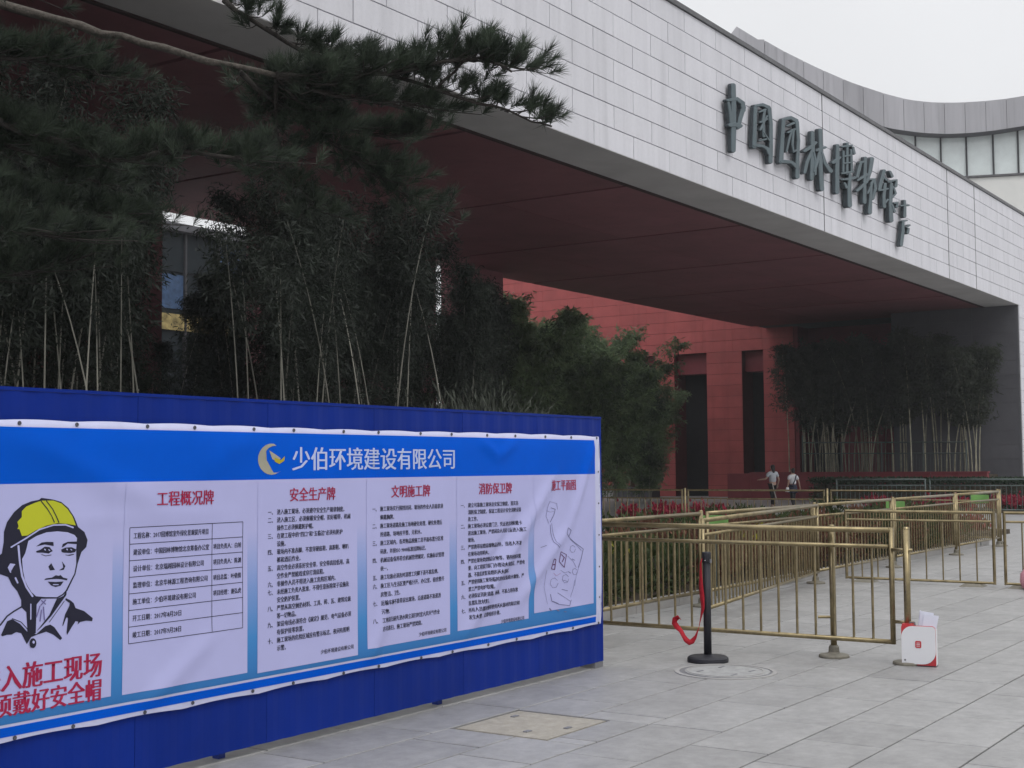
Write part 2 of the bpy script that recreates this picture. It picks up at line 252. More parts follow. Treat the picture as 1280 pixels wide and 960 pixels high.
# ------------------------------------------------------------------ traced outlines in metres (x, z)
ART = [('ink',[(3.909,1.203),(3.935,1.219),(3.935,1.312),(3.951,1.357),(3.988,1.402),(4.031,1.433),(4.08,1.449),(4.125,1.456),(4.136,1.464),(4.15,1.463),(4.159,1.456),(4.204,1.455),(4.251,1.442),(4.292,1.412),(4.322,1.372),(4.349,1.318),(4.388,1.292),(4.408,1.252),(4.401,1.218),(4.372,1.195),(4.351,1.172),(4.35,1.138),(4.339,1.09),(4.318,1.056),(4.293,1.014),(4.269,0.995),(4.235,0.981),(4.144,0.988),(4.114,0.96),(4.105,0.928),(4.102,0.863),(4.116,0.829),(4.072,0.82),(4.068,0.853),(4.082,0.884),(4.062,0.932),(4.034,0.958),(4.033,0.991),(4.011,1.034),(3.983,1.064),(3.961,1.103),(3.91,1.122)]),('ink',[(3.928,0.84),(3.959,0.9),(3.986,0.907),(4.03,0.88),(4.071,0.838),(4.119,0.824),(4.169,0.857),(4.197,0.861),(4.22,0.847),(4.267,0.789),(4.256,0.781),(4.215,0.812),(4.175,0.83),(4.124,0.821),(4.091,0.813),(4.068,0.783),(4.058,0.817),(4.036,0.837),(4.009,0.845),(3.984,0.836),(3.99,0.849),(3.952,0.836),(3.96,0.855),(3.934,0.834)]),('ink',[(3.926,0.883),(3.962,0.921),(3.998,0.94),(4.036,0.955),(4.038,0.956),(4.038,0.959),(4.037,0.961),(4.034,0.962),(4.032,0.962),(3.994,0.946),(3.956,0.926),(3.919,0.888),(3.918,0.886),(3.919,0.884),(3.921,0.883),(3.923,0.882)]),('ink',[(4.118,0.836),(4.19,0.906),(4.235,0.959),(4.232,0.98),(4.269,0.99),(4.289,1.015),(4.287,0.993),(4.258,0.962),(4.202,0.901),(4.146,0.854)]),('ink',[(4.284,0.979),(4.31,0.967),(4.331,0.951),(4.343,0.926),(4.394,0.907),(4.446,0.868),(4.443,0.853),(4.407,0.859),(4.371,0.856),(4.355,0.845),(4.362,0.865),(4.344,0.863),(4.318,0.832),(4.295,0.801),(4.292,0.815),(4.312,0.861),(4.32,0.889),(4.306,0.896),(4.288,0.883),(4.27,0.846),(4.267,0.851),(4.282,0.902),(4.305,0.939),(4.308,0.953),(4.281,0.97)]),('ink',[(4.274,0.966),(4.234,0.922),(4.189,0.874),(4.189,0.873),(4.189,0.872),(4.19,0.872),(4.192,0.872),(4.192,0.872),(4.237,0.92),(4.277,0.964),(4.277,0.965),(4.277,0.966),(4.276,0.967),(4.275,0.967)]),('ink',[(3.985,0.908),(4.034,0.887),(4.068,0.851),(4.069,0.851),(4.07,0.851),(4.071,0.851),(4.072,0.852),(4.071,0.854),(4.036,0.89),(3.987,0.911),(3.985,0.911),(3.984,0.911),(3.984,0.91),(3.984,0.909)]),('cloth',[(4.067,1.264),(4.111,1.285),(4.167,1.3),(4.23,1.302),(4.288,1.295),(4.329,1.28),(4.344,1.264),(4.34,1.245),(4.338,1.187),(4.341,1.139),(4.331,1.093),(4.309,1.059),(4.283,1.017),(4.263,1.0),(4.232,0.988),(4.166,0.994),(4.113,1.002),(4.088,1.023),(4.066,1.053),(4.051,1.082),(4.039,1.13),(4.034,1.181),(4.051,1.208),(4.058,1.231)]),('cloth',[(4.008,1.243),(4.017,1.168),(4.03,1.101),(4.055,1.047),(4.089,1.002),(4.092,1.0),(4.095,1.0),(4.098,1.001),(4.099,1.004),(4.098,1.006),(4.064,1.051),(4.041,1.103),(4.027,1.168),(4.019,1.243),(4.018,1.246),(4.015,1.247),(4.011,1.247),(4.009,1.246)]),('cloth',[(4.082,0.968),(4.083,0.93),(4.083,0.898),(4.083,0.896),(4.085,0.895),(4.087,0.895),(4.088,0.896),(4.089,0.897),(4.089,0.93),(4.088,0.967),(4.087,0.969),(4.085,0.97),(4.084,0.97),(4.082,0.969)]),('yellow',[(4.029,1.405),(4.053,1.426),(4.097,1.441),(4.136,1.451),(4.204,1.45),(4.251,1.435),(4.286,1.407),(4.313,1.372),(4.334,1.326),(4.281,1.336),(4.229,1.341),(4.166,1.332),(4.105,1.311),(4.061,1.29),(4.031,1.289),(4.017,1.322),(4.006,1.322),(4.019,1.35),(4.005,1.355),(4.029,1.377)]),('cloth',[(3.977,1.237),(4.058,1.275),(4.129,1.312),(4.207,1.33),(4.275,1.328),(4.318,1.313),(4.321,1.313),(4.323,1.314),(4.324,1.316),(4.323,1.318),(4.321,1.32),(4.276,1.335),(4.206,1.336),(4.126,1.318),(4.054,1.281),(3.973,1.243),(3.971,1.242),(3.971,1.24),(3.972,1.238),(3.974,1.237)]),('cloth',[(3.993,1.161),(3.969,1.165),(3.956,1.147),(3.968,1.124),(3.969,1.122),(3.972,1.122),(3.974,1.122),(3.975,1.124),(3.975,1.126),(3.964,1.146),(3.972,1.159),(3.992,1.155),(3.994,1.155),(3.996,1.157),(3.996,1.159),(3.995,1.16)]),('cloth',[(3.994,1.094),(4.006,1.072),(4.008,1.07),(4.011,1.069),(4.013,1.07),(4.015,1.072),(4.014,1.075),(4.003,1.097),(4.001,1.099),(3.998,1.1),(3.995,1.099),(3.994,1.097)]),('ink',[(4.131,1.448),(4.168,1.409),(4.192,1.376),(4.206,1.346),(4.207,1.345),(4.209,1.345),(4.211,1.345),(4.212,1.347),(4.212,1.348),(4.197,1.377),(4.173,1.412),(4.136,1.451),(4.134,1.452),(4.132,1.452),(4.131,1.451),(4.131,1.45)]),('ink',[(4.162,1.447),(4.197,1.409),(4.217,1.375),(4.232,1.343),(4.233,1.342),(4.235,1.342),(4.237,1.342),(4.238,1.343),(4.238,1.345),(4.223,1.376),(4.202,1.411),(4.167,1.45),(4.165,1.451),(4.164,1.451),(4.162,1.45),(4.162,1.449)]),('ink',[(4.109,1.236),(4.139,1.253),(4.168,1.255),(4.206,1.252),(4.208,1.233),(4.157,1.243)]),('ink',[(4.254,1.223),(4.26,1.24),(4.289,1.249),(4.343,1.248),(4.342,1.235),(4.289,1.241),(4.266,1.227)]),('ink',[(4.109,1.214),(4.134,1.22),(4.157,1.233),(4.185,1.229),(4.203,1.209),(4.191,1.205),(4.18,1.199),(4.146,1.205),(4.112,1.207)]),('ink',[(4.251,1.214),(4.277,1.222),(4.312,1.222),(4.34,1.209),(4.333,1.197),(4.307,1.194),(4.266,1.198),(4.254,1.202)]),('ink',[(4.14,1.195),(4.163,1.187),(4.195,1.19),(4.196,1.19),(4.196,1.191),(4.196,1.192),(4.195,1.193),(4.194,1.193),(4.163,1.19),(4.141,1.198),(4.14,1.198),(4.139,1.197),(4.138,1.196),(4.139,1.195)]),('ink',[(4.278,1.185),(4.301,1.181),(4.325,1.185),(4.326,1.186),(4.327,1.187),(4.326,1.188),(4.325,1.189),(4.324,1.189),(4.301,1.184),(4.278,1.188),(4.277,1.188),(4.276,1.188),(4.276,1.187),(4.276,1.186)]),('cloth',[(4.154,1.219),(4.158,1.215),(4.16,1.214),(4.161,1.214),(4.163,1.215),(4.163,1.216),(4.163,1.218),(4.159,1.222),(4.158,1.223),(4.156,1.223),(4.154,1.222),(4.154,1.22)]),('cloth',[(4.281,1.213),(4.284,1.209),(4.286,1.208),(4.288,1.208),(4.289,1.209),(4.29,1.21),(4.289,1.212),(4.286,1.216),(4.284,1.217),(4.282,1.217),(4.281,1.216),(4.28,1.214)]),('cloth',[(4.178,1.216),(4.184,1.211),(4.185,1.21),(4.187,1.211),(4.188,1.211),(4.188,1.213),(4.187,1.214),(4.181,1.219),(4.18,1.22),(4.178,1.22),(4.177,1.219),(4.177,1.217)]),('cloth',[(4.305,1.211),(4.311,1.206),(4.312,1.206),(4.314,1.206),(4.315,1.207),(4.315,1.208),(4.314,1.21),(4.308,1.214),(4.307,1.214),(4.305,1.214),(4.304,1.213),(4.304,1.212)]),('ink',[(4.194,1.151),(4.179,1.137),(4.189,1.118),(4.216,1.119),(4.217,1.119),(4.217,1.12),(4.217,1.121),(4.216,1.121),(4.215,1.122),(4.191,1.121),(4.183,1.136),(4.196,1.149),(4.197,1.15),(4.196,1.151),(4.196,1.151),(4.194,1.152)]),('ink',[(4.257,1.153),(4.274,1.133),(4.266,1.118),(4.244,1.117),(4.243,1.117),(4.242,1.116),(4.243,1.115),(4.243,1.115),(4.244,1.115),(4.268,1.116),(4.277,1.133),(4.259,1.154),(4.259,1.155),(4.257,1.155),(4.257,1.154),(4.256,1.153)]),('ink',[(4.156,1.075),(4.165,1.082),(4.199,1.083),(4.222,1.093),(4.239,1.089),(4.25,1.092),(4.265,1.079),(4.291,1.072),(4.288,1.064),(4.251,1.072),(4.228,1.075),(4.199,1.076)]),('ink',[(4.176,1.066),(4.222,1.061),(4.268,1.06),(4.251,1.041),(4.222,1.037),(4.197,1.046)]),('cloth',[(4.208,1.047),(4.237,1.045),(4.238,1.045),(4.239,1.046),(4.239,1.048),(4.238,1.049),(4.237,1.049),(4.208,1.052),(4.206,1.051),(4.205,1.05),(4.206,1.049),(4.206,1.048)]),('violet',[(4.142,0.977),(4.165,0.958),(4.167,0.958),(4.169,0.958),(4.17,0.959),(4.17,0.961),(4.169,0.962),(4.146,0.981),(4.144,0.982),(4.142,0.981),(4.141,0.98),(4.141,0.979)]),('violet',[(4.164,0.981),(4.139,0.96),(4.138,0.959),(4.139,0.957),(4.14,0.955),(4.142,0.955),(4.144,0.956),(4.169,0.977),(4.17,0.979),(4.169,0.981),(4.168,0.982),(4.166,0.982)]),('violet',[(4.133,0.955),(4.114,0.905),(4.114,0.903),(4.115,0.902),(4.117,0.901),(4.119,0.901),(4.121,0.903),(4.139,0.953),(4.139,0.954),(4.138,0.956),(4.136,0.957),(4.134,0.956)]),('violet',[(4.152,0.947),(4.159,0.886),(4.16,0.884),(4.162,0.883),(4.164,0.883),(4.165,0.884),(4.166,0.885),(4.159,0.947),(4.158,0.949),(4.157,0.95),(4.154,0.95),(4.153,0.949)]),('violet',[(4.141,0.935),(4.134,0.884),(4.134,0.882),(4.136,0.881),(4.138,0.88),(4.14,0.881),(4.141,0.882),(4.148,0.933),(4.148,0.935),(4.146,0.937),(4.144,0.937),(4.142,0.936)]),('ink',[(4.119,0.782),(4.117,0.772),(4.112,0.764),(4.104,0.761),(4.096,0.762),(4.088,0.767),(4.083,0.776),(4.081,0.786),(4.083,0.796),(4.088,0.804),(4.095,0.807),(4.104,0.806),(4.111,0.801),(4.117,0.792)]),('cloth',[(4.11,0.788),(4.108,0.783),(4.103,0.781),(4.099,0.784),(4.096,0.789),(4.098,0.794),(4.103,0.796),(4.108,0.793)])]
LOGO = [('gold',[(5.709,1.737),(5.676,1.737),(5.644,1.729),(5.617,1.714),(5.597,1.694),(5.584,1.669),(5.582,1.643),(5.589,1.617),(5.605,1.594),(5.629,1.576),(5.659,1.564),(5.692,1.56),(5.725,1.564),(5.755,1.575),(5.773,1.581),(5.741,1.572),(5.708,1.572),(5.677,1.581),(5.651,1.597),(5.633,1.619),(5.626,1.645),(5.63,1.671),(5.645,1.694),(5.668,1.713),(5.698,1.724),(5.731,1.726)]),('gold',[(5.671,1.699),(5.723,1.676),(5.769,1.653),(5.736,1.635),(5.697,1.649)]),('olive',[(5.717,1.658),(5.769,1.644),(5.802,1.667),(5.796,1.639),(5.756,1.621),(5.717,1.635)])]
MAP = [('mapink',[(8.646,1.333),(8.616,1.287),(8.617,1.285),(8.62,1.286),(8.651,1.332),(8.649,1.334)]),('mapink',[(8.616,1.286),(8.595,1.224),(8.597,1.222),(8.6,1.223),(8.62,1.286),(8.619,1.287)]),('mapink',[(8.595,1.223),(8.634,1.169),(8.637,1.168),(8.638,1.17),(8.6,1.224),(8.597,1.225)]),('mapink',[(8.648,1.332),(8.748,1.313),(8.751,1.314),(8.749,1.315),(8.649,1.334),(8.646,1.333)]),('mapink',[(8.746,1.314),(8.755,1.271),(8.758,1.27),(8.76,1.271),(8.751,1.314),(8.748,1.316)]),('mapink',[(8.666,1.283),(8.726,1.27),(8.731,1.271),(8.729,1.274),(8.669,1.287),(8.664,1.285)]),('mapink',[(8.724,1.273),(8.703,1.231),(8.706,1.228),(8.711,1.23),(8.731,1.272),(8.728,1.274)]),('mapink',[(8.703,1.231),(8.652,1.18),(8.654,1.177),(8.66,1.178),(8.71,1.229),(8.708,1.232)]),('mapink',[(8.607,1.264),(8.656,1.252),(8.659,1.253),(8.658,1.254),(8.609,1.266),(8.606,1.266)]),('mapink',[(8.658,1.252),(8.708,1.256),(8.709,1.257),(8.707,1.258),(8.657,1.254),(8.655,1.253)]),('mapink',[(8.652,1.158),(8.661,1.094),(8.665,1.092),(8.669,1.094),(8.66,1.158),(8.655,1.16)]),('mapink',[(8.661,1.094),(8.69,1.029),(8.694,1.027),(8.697,1.029),(8.668,1.094),(8.664,1.096)]),('mapink',[(8.69,1.028),(8.76,0.982),(8.765,0.981),(8.766,0.984),(8.696,1.03),(8.691,1.031)]),('mapink',[(8.673,1.168),(8.692,1.093),(8.695,1.091),(8.697,1.093),(8.678,1.168),(8.675,1.169)]),('mapink',[(8.692,1.092),(8.721,1.027),(8.724,1.026),(8.726,1.028),(8.697,1.093),(8.694,1.094)]),('mapink',[(8.722,1.027),(8.781,0.992),(8.785,0.992),(8.785,0.993),(8.725,1.028),(8.722,1.029)]),('mapink',[(8.527,0.994),(8.605,1.005),(8.608,1.008),(8.603,1.009),(8.524,0.998),(8.522,0.995)]),('mapink',[(8.894,1.127),(8.873,1.085),(8.876,1.083),(8.881,1.084),(8.902,1.126),(8.899,1.129)]),('mapink',[(8.873,1.083),(8.914,1.055),(8.92,1.054),(8.921,1.057),(8.88,1.086),(8.874,1.086)]),('mapink',[(8.921,1.055),(8.953,1.102),(8.951,1.105),(8.945,1.104),(8.913,1.057),(8.916,1.054)]),('mapink',[(8.952,1.105),(8.901,1.128),(8.895,1.128),(8.895,1.125),(8.947,1.101),(8.953,1.101)]),('mapink',[(8.915,1.054),(9.007,1.006),(9.013,1.006),(9.013,1.009),(8.92,1.057),(8.914,1.057)]),('mapink',[(9.008,1.006),(9.134,0.951),(9.14,0.951),(9.139,0.954),(9.013,1.01),(9.007,1.009)]),('mapink',[(9.132,0.953),(9.099,0.878),(9.102,0.875),(9.107,0.877),(9.141,0.952),(9.137,0.954)]),('mapink',[(9.099,0.878),(9.055,0.816),(9.058,0.813),(9.063,0.814),(9.107,0.877),(9.104,0.879)]),('mapink',[(8.936,1.038),(9.029,0.99),(9.033,0.99),(9.033,0.991),(8.939,1.039),(8.936,1.04)]),('mapink',[(9.029,0.99),(9.102,0.942),(9.106,0.942),(9.106,0.944),(9.033,0.991),(9.029,0.992)]),('mapplum',[(8.699,0.899),(8.729,0.892),(8.736,0.893),(8.733,0.897),(8.703,0.904),(8.696,0.903)]),('mapplum',[(8.726,0.895),(8.71,0.822),(8.715,0.818),(8.722,0.821),(8.737,0.894),(8.732,0.897)]),('mapplum',[(8.717,0.824),(8.671,0.832),(8.665,0.831),(8.669,0.827),(8.715,0.818),(8.721,0.82)]),('mapplum',[(8.676,0.829),(8.707,0.901),(8.702,0.904),(8.696,0.903),(8.665,0.831),(8.669,0.827)]),('mapplum',[(8.691,0.856),(8.724,0.854),(8.732,0.857),(8.725,0.862),(8.691,0.864),(8.683,0.86)]),('mapplum',[(8.801,0.947),(8.882,0.921),(8.888,0.921),(8.886,0.925),(8.805,0.951),(8.798,0.95)]),('mapplum',[(8.879,0.924),(8.847,0.829),(8.851,0.826),(8.856,0.828),(8.889,0.922),(8.885,0.925)]),('mapplum',[(8.855,0.83),(8.785,0.877),(8.778,0.878),(8.778,0.874),(8.848,0.827),(8.855,0.826)]),('mapplum',[(8.786,0.875),(8.808,0.948),(8.803,0.951),(8.798,0.95),(8.776,0.876),(8.78,0.873)]),('mapplum',[(8.808,0.925),(8.848,0.901),(8.857,0.901),(8.858,0.905),(8.817,0.929),(8.808,0.93)]),('mapplum',[(8.847,0.905),(8.816,0.875),(8.819,0.87),(8.828,0.871),(8.859,0.901),(8.856,0.906)]),('mapink',[(8.762,0.718),(8.737,0.688),(8.739,0.686),(8.742,0.687),(8.767,0.716),(8.765,0.718)]),('mapink',[(8.739,0.689),(8.688,0.688),(8.686,0.687),(8.688,0.686),(8.74,0.686),(8.742,0.687)]),('mapink',[(8.69,0.687),(8.656,0.717),(8.653,0.717),(8.652,0.716),(8.686,0.686),(8.689,0.686)]),('mapink',[(8.656,0.716),(8.669,0.749),(8.667,0.751),(8.665,0.75),(8.652,0.717),(8.654,0.715)]),('mapink',[(8.668,0.749),(8.717,0.758),(8.718,0.759),(8.715,0.76),(8.666,0.751),(8.665,0.749)]),('mapink',[(8.714,0.758),(8.757,0.735),(8.76,0.735),(8.76,0.736),(8.717,0.76),(8.714,0.76)]),('mapink',[(8.918,0.738),(8.896,0.712),(8.897,0.711),(8.9,0.711),(8.922,0.737),(8.921,0.739)]),('mapink',[(8.898,0.713),(8.852,0.713),(8.85,0.711),(8.853,0.71),(8.898,0.71),(8.9,0.712)]),('mapink',[(8.855,0.712),(8.825,0.737),(8.822,0.738),(8.821,0.736),(8.851,0.711),(8.854,0.71)]),('mapink',[(8.825,0.736),(8.837,0.766),(8.835,0.767),(8.832,0.766),(8.82,0.737),(8.822,0.736)]),('mapink',[(8.835,0.765),(8.878,0.773),(8.879,0.774),(8.876,0.775),(8.833,0.767),(8.832,0.766)]),('mapink',[(8.875,0.773),(8.913,0.753),(8.916,0.753),(8.916,0.755),(8.879,0.775),(8.875,0.775)]),('mapink',[(9.017,0.959),(8.999,0.937),(9.0,0.935),(9.004,0.936),(9.022,0.958),(9.021,0.96)]),('mapink',[(9.001,0.938),(8.962,0.937),(8.96,0.935),(8.963,0.934),(9.002,0.935),(9.004,0.936)]),('mapink',[(8.965,0.936),(8.94,0.957),(8.936,0.957),(8.935,0.956),(8.961,0.935),(8.964,0.934)]),('mapink',[(8.94,0.956),(8.95,0.981),(8.948,0.982),(8.945,0.981),(8.935,0.957),(8.937,0.955)]),('mapink',[(8.948,0.98),(8.985,0.987),(8.986,0.989),(8.982,0.99),(8.946,0.982),(8.945,0.981)]),('mapink',[(8.982,0.988),(9.014,0.971),(9.017,0.971),(9.017,0.973),(8.985,0.989),(8.982,0.989)]),('mapink',[(9.042,0.784),(9.025,0.764),(9.026,0.762),(9.029,0.763),(9.046,0.783),(9.045,0.784)]),('mapink',[(9.027,0.765),(8.992,0.764),(8.99,0.763),(8.993,0.762),(9.028,0.762),(9.03,0.763)]),('mapink',[(8.994,0.764),(8.972,0.783),(8.968,0.783),(8.967,0.782),(8.99,0.762),(8.994,0.762)]),('mapink',[(8.972,0.782),(8.981,0.804),(8.979,0.806),(8.976,0.805),(8.967,0.783),(8.969,0.781)]),('mapink',[(8.979,0.803),(9.012,0.809),(9.013,0.811),(9.01,0.812),(8.977,0.806),(8.976,0.804)]),('mapink',[(9.009,0.81),(9.038,0.794),(9.042,0.794),(9.041,0.796),(9.013,0.811),(9.009,0.812)]),('mapink',[(8.653,0.641),(8.672,0.587),(8.677,0.585),(8.68,0.587),(8.661,0.641),(8.657,0.643)]),('mapink',[(8.675,0.585),(8.764,0.556),(8.769,0.557),(8.767,0.56),(8.678,0.589),(8.673,0.588)]),('mapink',[(8.765,0.556),(8.918,0.532),(8.922,0.533),(8.919,0.536),(8.766,0.56),(8.762,0.558)]),('mapink',[(8.922,0.533),(8.954,0.573),(8.952,0.576),(8.946,0.575),(8.914,0.535),(8.917,0.532)]),('mapink',[(8.755,0.642),(8.876,0.59),(8.881,0.59),(8.88,0.592),(8.759,0.645),(8.754,0.645)]),('mapink',[(8.876,0.59),(8.938,0.563),(8.942,0.563),(8.941,0.565),(8.88,0.592),(8.875,0.592)]),('mapink',[(8.684,0.583),(8.753,0.561),(8.762,0.562),(8.758,0.567),(8.689,0.589),(8.68,0.588)]),('mapink',[(8.817,0.663),(8.899,0.646),(8.904,0.647),(8.901,0.65),(8.819,0.667),(8.814,0.666)]),('mapink',[(8.639,0.535),(8.659,0.518),(8.67,0.515),(8.672,0.521),(8.652,0.539),(8.641,0.541)]),('mapink',[(8.742,0.514),(8.772,0.505),(8.782,0.506),(8.778,0.512),(8.748,0.521),(8.738,0.519)]),('mapink',[(8.845,0.493),(8.876,0.488),(8.881,0.49),(8.877,0.493),(8.846,0.498),(8.841,0.496)]),('mapink',[(9.002,0.721),(8.98,0.658),(8.982,0.656),(8.985,0.657),(9.007,0.72),(9.005,0.722)]),('mapink',[(8.98,0.658),(8.938,0.597),(8.939,0.595),(8.942,0.596),(8.985,0.657),(8.984,0.659)]),('mapink',[(8.599,0.824),(8.568,0.701),(8.569,0.699),(8.571,0.7),(8.603,0.823),(8.601,0.824)]),('mapink',[(8.568,0.7),(8.615,0.571),(8.617,0.57),(8.618,0.571),(8.571,0.7),(8.569,0.701)]),('mapink',[(8.903,0.91),(8.985,0.862),(8.988,0.862),(8.988,0.864),(8.906,0.912),(8.903,0.912)]),('mapink',[(8.984,0.862),(9.025,0.816),(9.029,0.816),(9.03,0.817),(8.989,0.863),(8.985,0.864)]),('mapink',[(9.09,0.857),(9.025,0.752),(9.026,0.751),(9.028,0.751),(9.093,0.856),(9.092,0.857)]),('mapink',[(9.025,0.752),(9.002,0.678),(9.004,0.677),(9.006,0.677),(9.028,0.752),(9.027,0.753)]),('mapred',[(8.698,0.795),(8.737,0.771),(8.741,0.771),(8.741,0.773),(8.701,0.797),(8.698,0.797)]),('mapred',[(8.74,0.771),(8.801,0.788),(8.802,0.79),(8.799,0.79),(8.738,0.773),(8.737,0.771)]),('mapink',[(8.799,0.809),(8.86,0.784),(8.863,0.784),(8.862,0.786),(8.802,0.811),(8.798,0.811)]),('mapink',[(8.862,0.784),(8.903,0.792),(8.905,0.793),(8.901,0.794),(8.86,0.786),(8.859,0.784)]),('mapink',[(8.839,0.731),(8.9,0.716),(8.904,0.717),(8.902,0.719),(8.841,0.734),(8.837,0.734)]),('mapink',[(8.964,0.884),(9.006,0.871),(9.011,0.871),(9.01,0.874),(8.968,0.888),(8.962,0.887)]),('mapink',[(8.91,0.79),(8.941,0.777),(8.948,0.777),(8.946,0.781),(8.915,0.794),(8.909,0.794)])]
